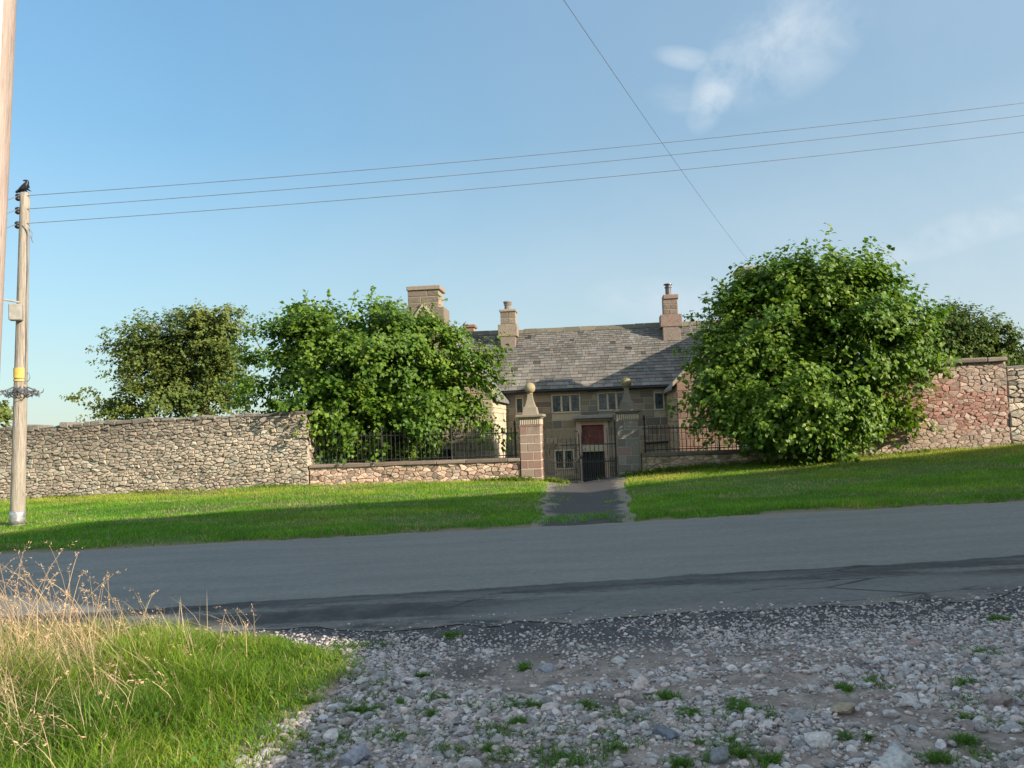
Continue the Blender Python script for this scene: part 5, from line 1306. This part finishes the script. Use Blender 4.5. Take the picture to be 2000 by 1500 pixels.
# yellow plates
def plate(py0, py1, mark):
    c = pole_pt((py0 + py1) / 2); hw = 8.2 * k; hh = (py1 - py0) / 2 * k; R_ = 12.2 * k; mb = MB(); n = 9; V = []
    for z in (-hh, hh):
        for q in range(n):
            a = -math.pi / 2 + (q / (n - 1) - 0.5) * 1.75 + 0.12; V.append((c.x + (R_ + .012) * math.cos(a), c.y + (R_ + .012) * math.sin(a), c.z + z))
    mb.add(V, np.array([(q, q + 1, n + q + 1, n + q) for q in range(n - 1)])); pl = under(mb.build('warning_plate', M_YELLOW, smooth=True), pole)
    def arc(x, z):
        a = -math.pi / 2 + 0.12 + x / R_; rr = R_ + 0.016; return Vector((c.x + rr * math.cos(a), c.y + rr * math.sin(a), c.z + z))
    mb = MB()
    if mark:
        T = [(-0.055, hh * 0.05), (0.055, hh * 0.05), (0, hh * 0.82), (-0.055, hh * 0.05)]
        for (xa, za), (xb, zb) in zip(T[:-1], T[1:]): mb.tube([arc(xa + (xb - xa) * t, za + (zb - za) * t) for t in (0, .5, 1)], 0.006, 4)
        for q in range(3): mb.tube([arc(0.012 - .008 * q, hh * (0.6 - .18 * q)), arc(-0.006 + 0.004 * q, hh * (.45 - .14 * q))], 0.005, 4)
        for z_ in (-0.25, -0.5, -0.72): mb.tube([arc(x, hh * z_) for x in (-0.06, 0, 0.06)], 0.006, 4)
    else: mb.tube([arc(x, 0) for x in (-0.05, 0, 0.05)], 0.006, 4)
    m_ = mb.build('plate_marking', M_INK); m_.parent = pl; m_.matrix_parent_inverse = pl.matrix_parent_inverse.copy()
plate(719, 739, True); plate(741, 745, False)
# barbed anti-climb collar
c = pole_pt(765); r = np.random.default_rng(9); mb = MB()
for q in range(5):
    rr = (0.14 + 0.06 * q); pts = [(c.x + rr * math.cos(t) + r.normal(0, .015), c.y + rr * math.sin(t) + r.normal(0, .015), c.z - 0.03 + 0.05 * math.sin(t * 7 + q) + r.normal(0, .015)) for t in np.linspace(0, 2 * math.pi, 50)]
    mb.tube(pts, 0.007, 4)
    for p in pts[::2]:
        d = r.normal(0, 1, 3); d *= 0.035 / np.linalg.norm(d); mb.tube([np.array(p) - d, np.array(p) + d], 0.004, 3)
for q in range(12):
    a = q * math.pi / 6; mb.tube([(c.x + .12 * math.cos(a), c.y + .12 * math.sin(a), c.z + 0.10), (c.x + .37 * math.cos(a), c.y + .37 * math.sin(a), c.z - 0.01), (c.x + .12 * math.cos(a), c.y + .12 * math.sin(a), c.z - 0.12)], 0.009, 5)
mb.lathe([(0.125, -0.06), (0.13, -0.05), (0.13, 0.07), (0.125, 0.08)], tuple(c), 14); under(mb.build('barbed_collar', M_BARB), pole)
# cable down the pole, stray loops
mb = MB(); pts = [pole_pt(442, 2) + Vector((0, -.10, 0)), pole_pt(452, 8) + Vector((.02, -.08, 0))] + [pole_pt(y, 10.5 + (0 if y < 560 else (y - 560) / 200 * 2) + 0.8 * math.sin(y * .05)) + Vector((0, -.05, 0)) for y in range(462, 760, 12)]
mb.tube(pts, 0.011, 5)
mb.tube([pole_pt(446, 9), pole_pt(455, 16), pole_pt(468, 15), pole_pt(474, 18), pole_pt(460, 12)], 0.008, 4)
mb.tube([pole_pt(729, 9), pole_pt(728, 15), pole_pt(737, 18), pole_pt(744, 15), pole_pt(745, 9)], 0.007, 5); under(mb.build('cable', M_WIRE), pole)
# line wires
def wire(a, b, sag, rad, label, group):
    a = Vector(a); b = Vector(b); mb = MB(); mb.tube([a + (b - a) * t - Vector((0, 0, 4 * sag * t * (1 - t))) for t in np.linspace(0, 1, 40)], rad, 5)
    return tag(mb.build('overhead_wire', M_WIRE), label, 'wire', group)
for q, (y, ye) in enumerate(((386, 115), (412, 139), (440, 173))):
    s = ins_pts[q] + Vector((0, -.05, 0)); e_ = at(2620, ye, 24.0)
    wire(s, e_, 0.35, 0.0075, ('topmost of the three long wires crossing the sky from the pole', 'middle of the three long wires crossing the sky from the pole', 'lowest of the three long wires crossing the sky from the pole')[q], 'three line wires')
    e_ = at(-260, y + 90, 15.0); wire(s, e_, 0.05, 0.0085, ('topmost short wire leaving the pole towards the left edge', 'middle short wire leaving the pole towards the left edge', 'lowest short wire leaving the pole towards the left edge')[q], 'wires leaving left')
ce = at(1474, 524, 27.0); wire(at(1040, -90, 7.0), ce, 0.12, 0.0032, 'single diagonal wire dropping across the sky to the right bush', 'house wire')
# near pole, cut by the left edge
NY = 4.9; rN = 0.17
def npt(py, dx): e = at(35 - py * 35 / 750.0, py, NY); return Vector((e.x - rN - 0.035 + dx, NY, e.z))
top, bot = npt(-700, 0), npt(750, 0); d_ = (top - bot); gz = float(g(bot.x, NY)); base = bot + d_ * ((gz - bot.z) / d_.z)
np_ = empty('utility_pole', tuple(base), 0, 'thick pinkish timber pole with pale strip, cut off by the left edge', 'utility pole', 'utility poles')
mb = MB(); mb.tube([base - d_ * 0.05] + [base + (top - base) * t for t in np.linspace(0.02, 1, 20)], np.linspace(rN * 1.03, rN * 0.97, 21), 24); under(mb.build('shaft', M_POLEPINK, smooth=True), np_)
mb = MB(); off = Vector((rN * 0.86, -rN * 0.50, 0)); mb.tube([base + off + (top - base) * t for t in np.linspace(0.0, 1, 20)], 0.022, 8); under(mb.build('cable_cover', M_CREAM, smooth=True), np_)

# crow on the pole top
ct = pole_pt(377); e = bpy.data.meshes.new('crow')
sk = [(-0.20, 0, 0.015, 0.022), (-0.10, 0, 0.065, 0.042), (-0.03, -0.01, 0.115, 0.066), (0.03, -0.01, 0.165, 0.062), (0.05, -0.01, 0.215, 0.042), (0.055, -0.015, 0.245, 0.040), (0.02, -0.03, 0.255, 0.022), (-0.022, -0.045, 0.245, 0.007),
      (0.01, 0.03, 0.06, 0.014), (0.02, 0.035, 0.0, 0.009), (0.01, -0.045, 0.06, 0.014), (0.02, -0.05, 0.0, 0.009)]
e.from_pydata([s[:3] for s in sk], [(0, 1), (1, 2), (2, 3), (3, 4), (4, 5), (5, 6), (6, 7), (2, 8), (8, 9), (2, 10), (10, 11)], [])
e.materials.append(M_FEATHER); cw = bpy.data.objects.new('crow', e); COL.objects.link(cw); md = cw.modifiers.new('skin', 'SKIN')
for v, s in zip(e.skin_vertices[0].data, sk): v.radius = (s[3], s[3])
e.skin_vertices[0].data[2].use_root = True; md.use_smooth_shade = True; cw.modifiers.new('sub', 'SUBSURF').levels = 2; cw.modifiers['sub'].render_levels = 2
cw.location = ct + Vector((0.0, 0, 0.0)); tag(cw, 'black crow perched on top of the slender utility pole', 'bird')
for sgn in (-1, 1):
    mb = MB(); mb.add([(0.05, sgn * .055, 0.19), (0.06, sgn * .07, 0.13), (-0.03, sgn * .075, 0.075), (0.17 if sgn < 0 else -0.16, sgn * .05, 0.01 if sgn < 0 else 0.03), (-0.02, sgn * .06, 0.14), (0.10 if sgn < 0 else -0.08, sgn * .075, 0.075)],
                      np.array([(0, 1, 4), (1, 5, 4), (5, 2, 4), (5, 3, 2)])); w_ = mb.build('wing', M_FEATHER, cw); w_.modifiers.new('thick', 'SOLIDIFY').thickness = 0.012

# ------------------------------------------------------------------ unseen range right of the viewer, inferred from its shadow, form shaped to cast it
unseen_barn = empty('unseen_barn', (24, 3.8, 0), 0, 'unseen tall stone range right of the view, shaped to shade the road', 'unseen_barn')
def gabled(x0, x1, y0, y1, ev0, ev1, rise):
    mb = MB(); ym = (y0 + y1) / 2
    V = [(x0, y0, -1), (x0, y1, -1), (x0, y1, ev0), (x0, ym, ev0 + rise), (x0, y0, ev0), (x1, y0, -1), (x1, y1, -1), (x1, y1, ev1), (x1, ym, ev1 + rise), (x1, y0, ev1)]
    mb.add(V, [np.array([(0, 4, 3, 2, 1), (5, 6, 7, 8, 9)]), np.array([(0, 5, 9, 4), (1, 2, 7, 6)])], (0.3, 0.26, 0.2)); under(mb.build('wall', M_ASHLAR), unseen_barn)
    mb = MB(); V = [(x0 - .2, y0 - .3, ev0 - .2), (x0 - .2, ym, ev0 + rise + .12), (x0 - .2, y1 + .1, ev0 + .02), (x1 + .2, y0 - .3, ev1 - .2), (x1 + .2, ym, ev1 + rise + .12), (x1 + .2, y1 + .1, ev1 + .02)]
    mb.add(V, np.array([(0, 3, 4, 1), (1, 4, 5, 2)]), (0.15, 0.15, 0.15)); under(mb.build('roof', M_SLATE), unseen_barn)
gabled(8.0, 42.0, 0.8, 6.0, 8.1, 13.2, 0.6)
mb = MB(); mb.add([(8, -14, -1), (8, 0.6, -1), (8, 0.6, 4.5), (8, -14, 4.5), (16, -14, -1), (16, 0.6, -1), (16, 0.6, 4.5), (16, -14, 4.5), (12, 0.6, 6.2), (12, -14, 6.2)],  # lower unseen block, its height set to let sun onto the verge
       [np.array([(0, 1, 2, 3), (4, 7, 6, 5)]), np.array([(1, 5, 6, 8, 2), (0, 3, 9, 7, 4)])], (0.3, 0.26, 0.2)); under(mb.build('wall', M_ASHLAR), unseen_barn)
mb = MB(); mb.add([(7.9, 0.65, 4.48), (12, 0.65, 6.25), (16.1, 0.65, 4.48), (7.9, -14.1, 4.48), (12, -14.1, 6.25), (16.1, -14.1, 4.48)], np.array([(0, 1, 4, 3), (1, 2, 5, 4)]), (0.15, 0.15, 0.15)); under(mb.build('roof', M_SLATE), unseen_barn)
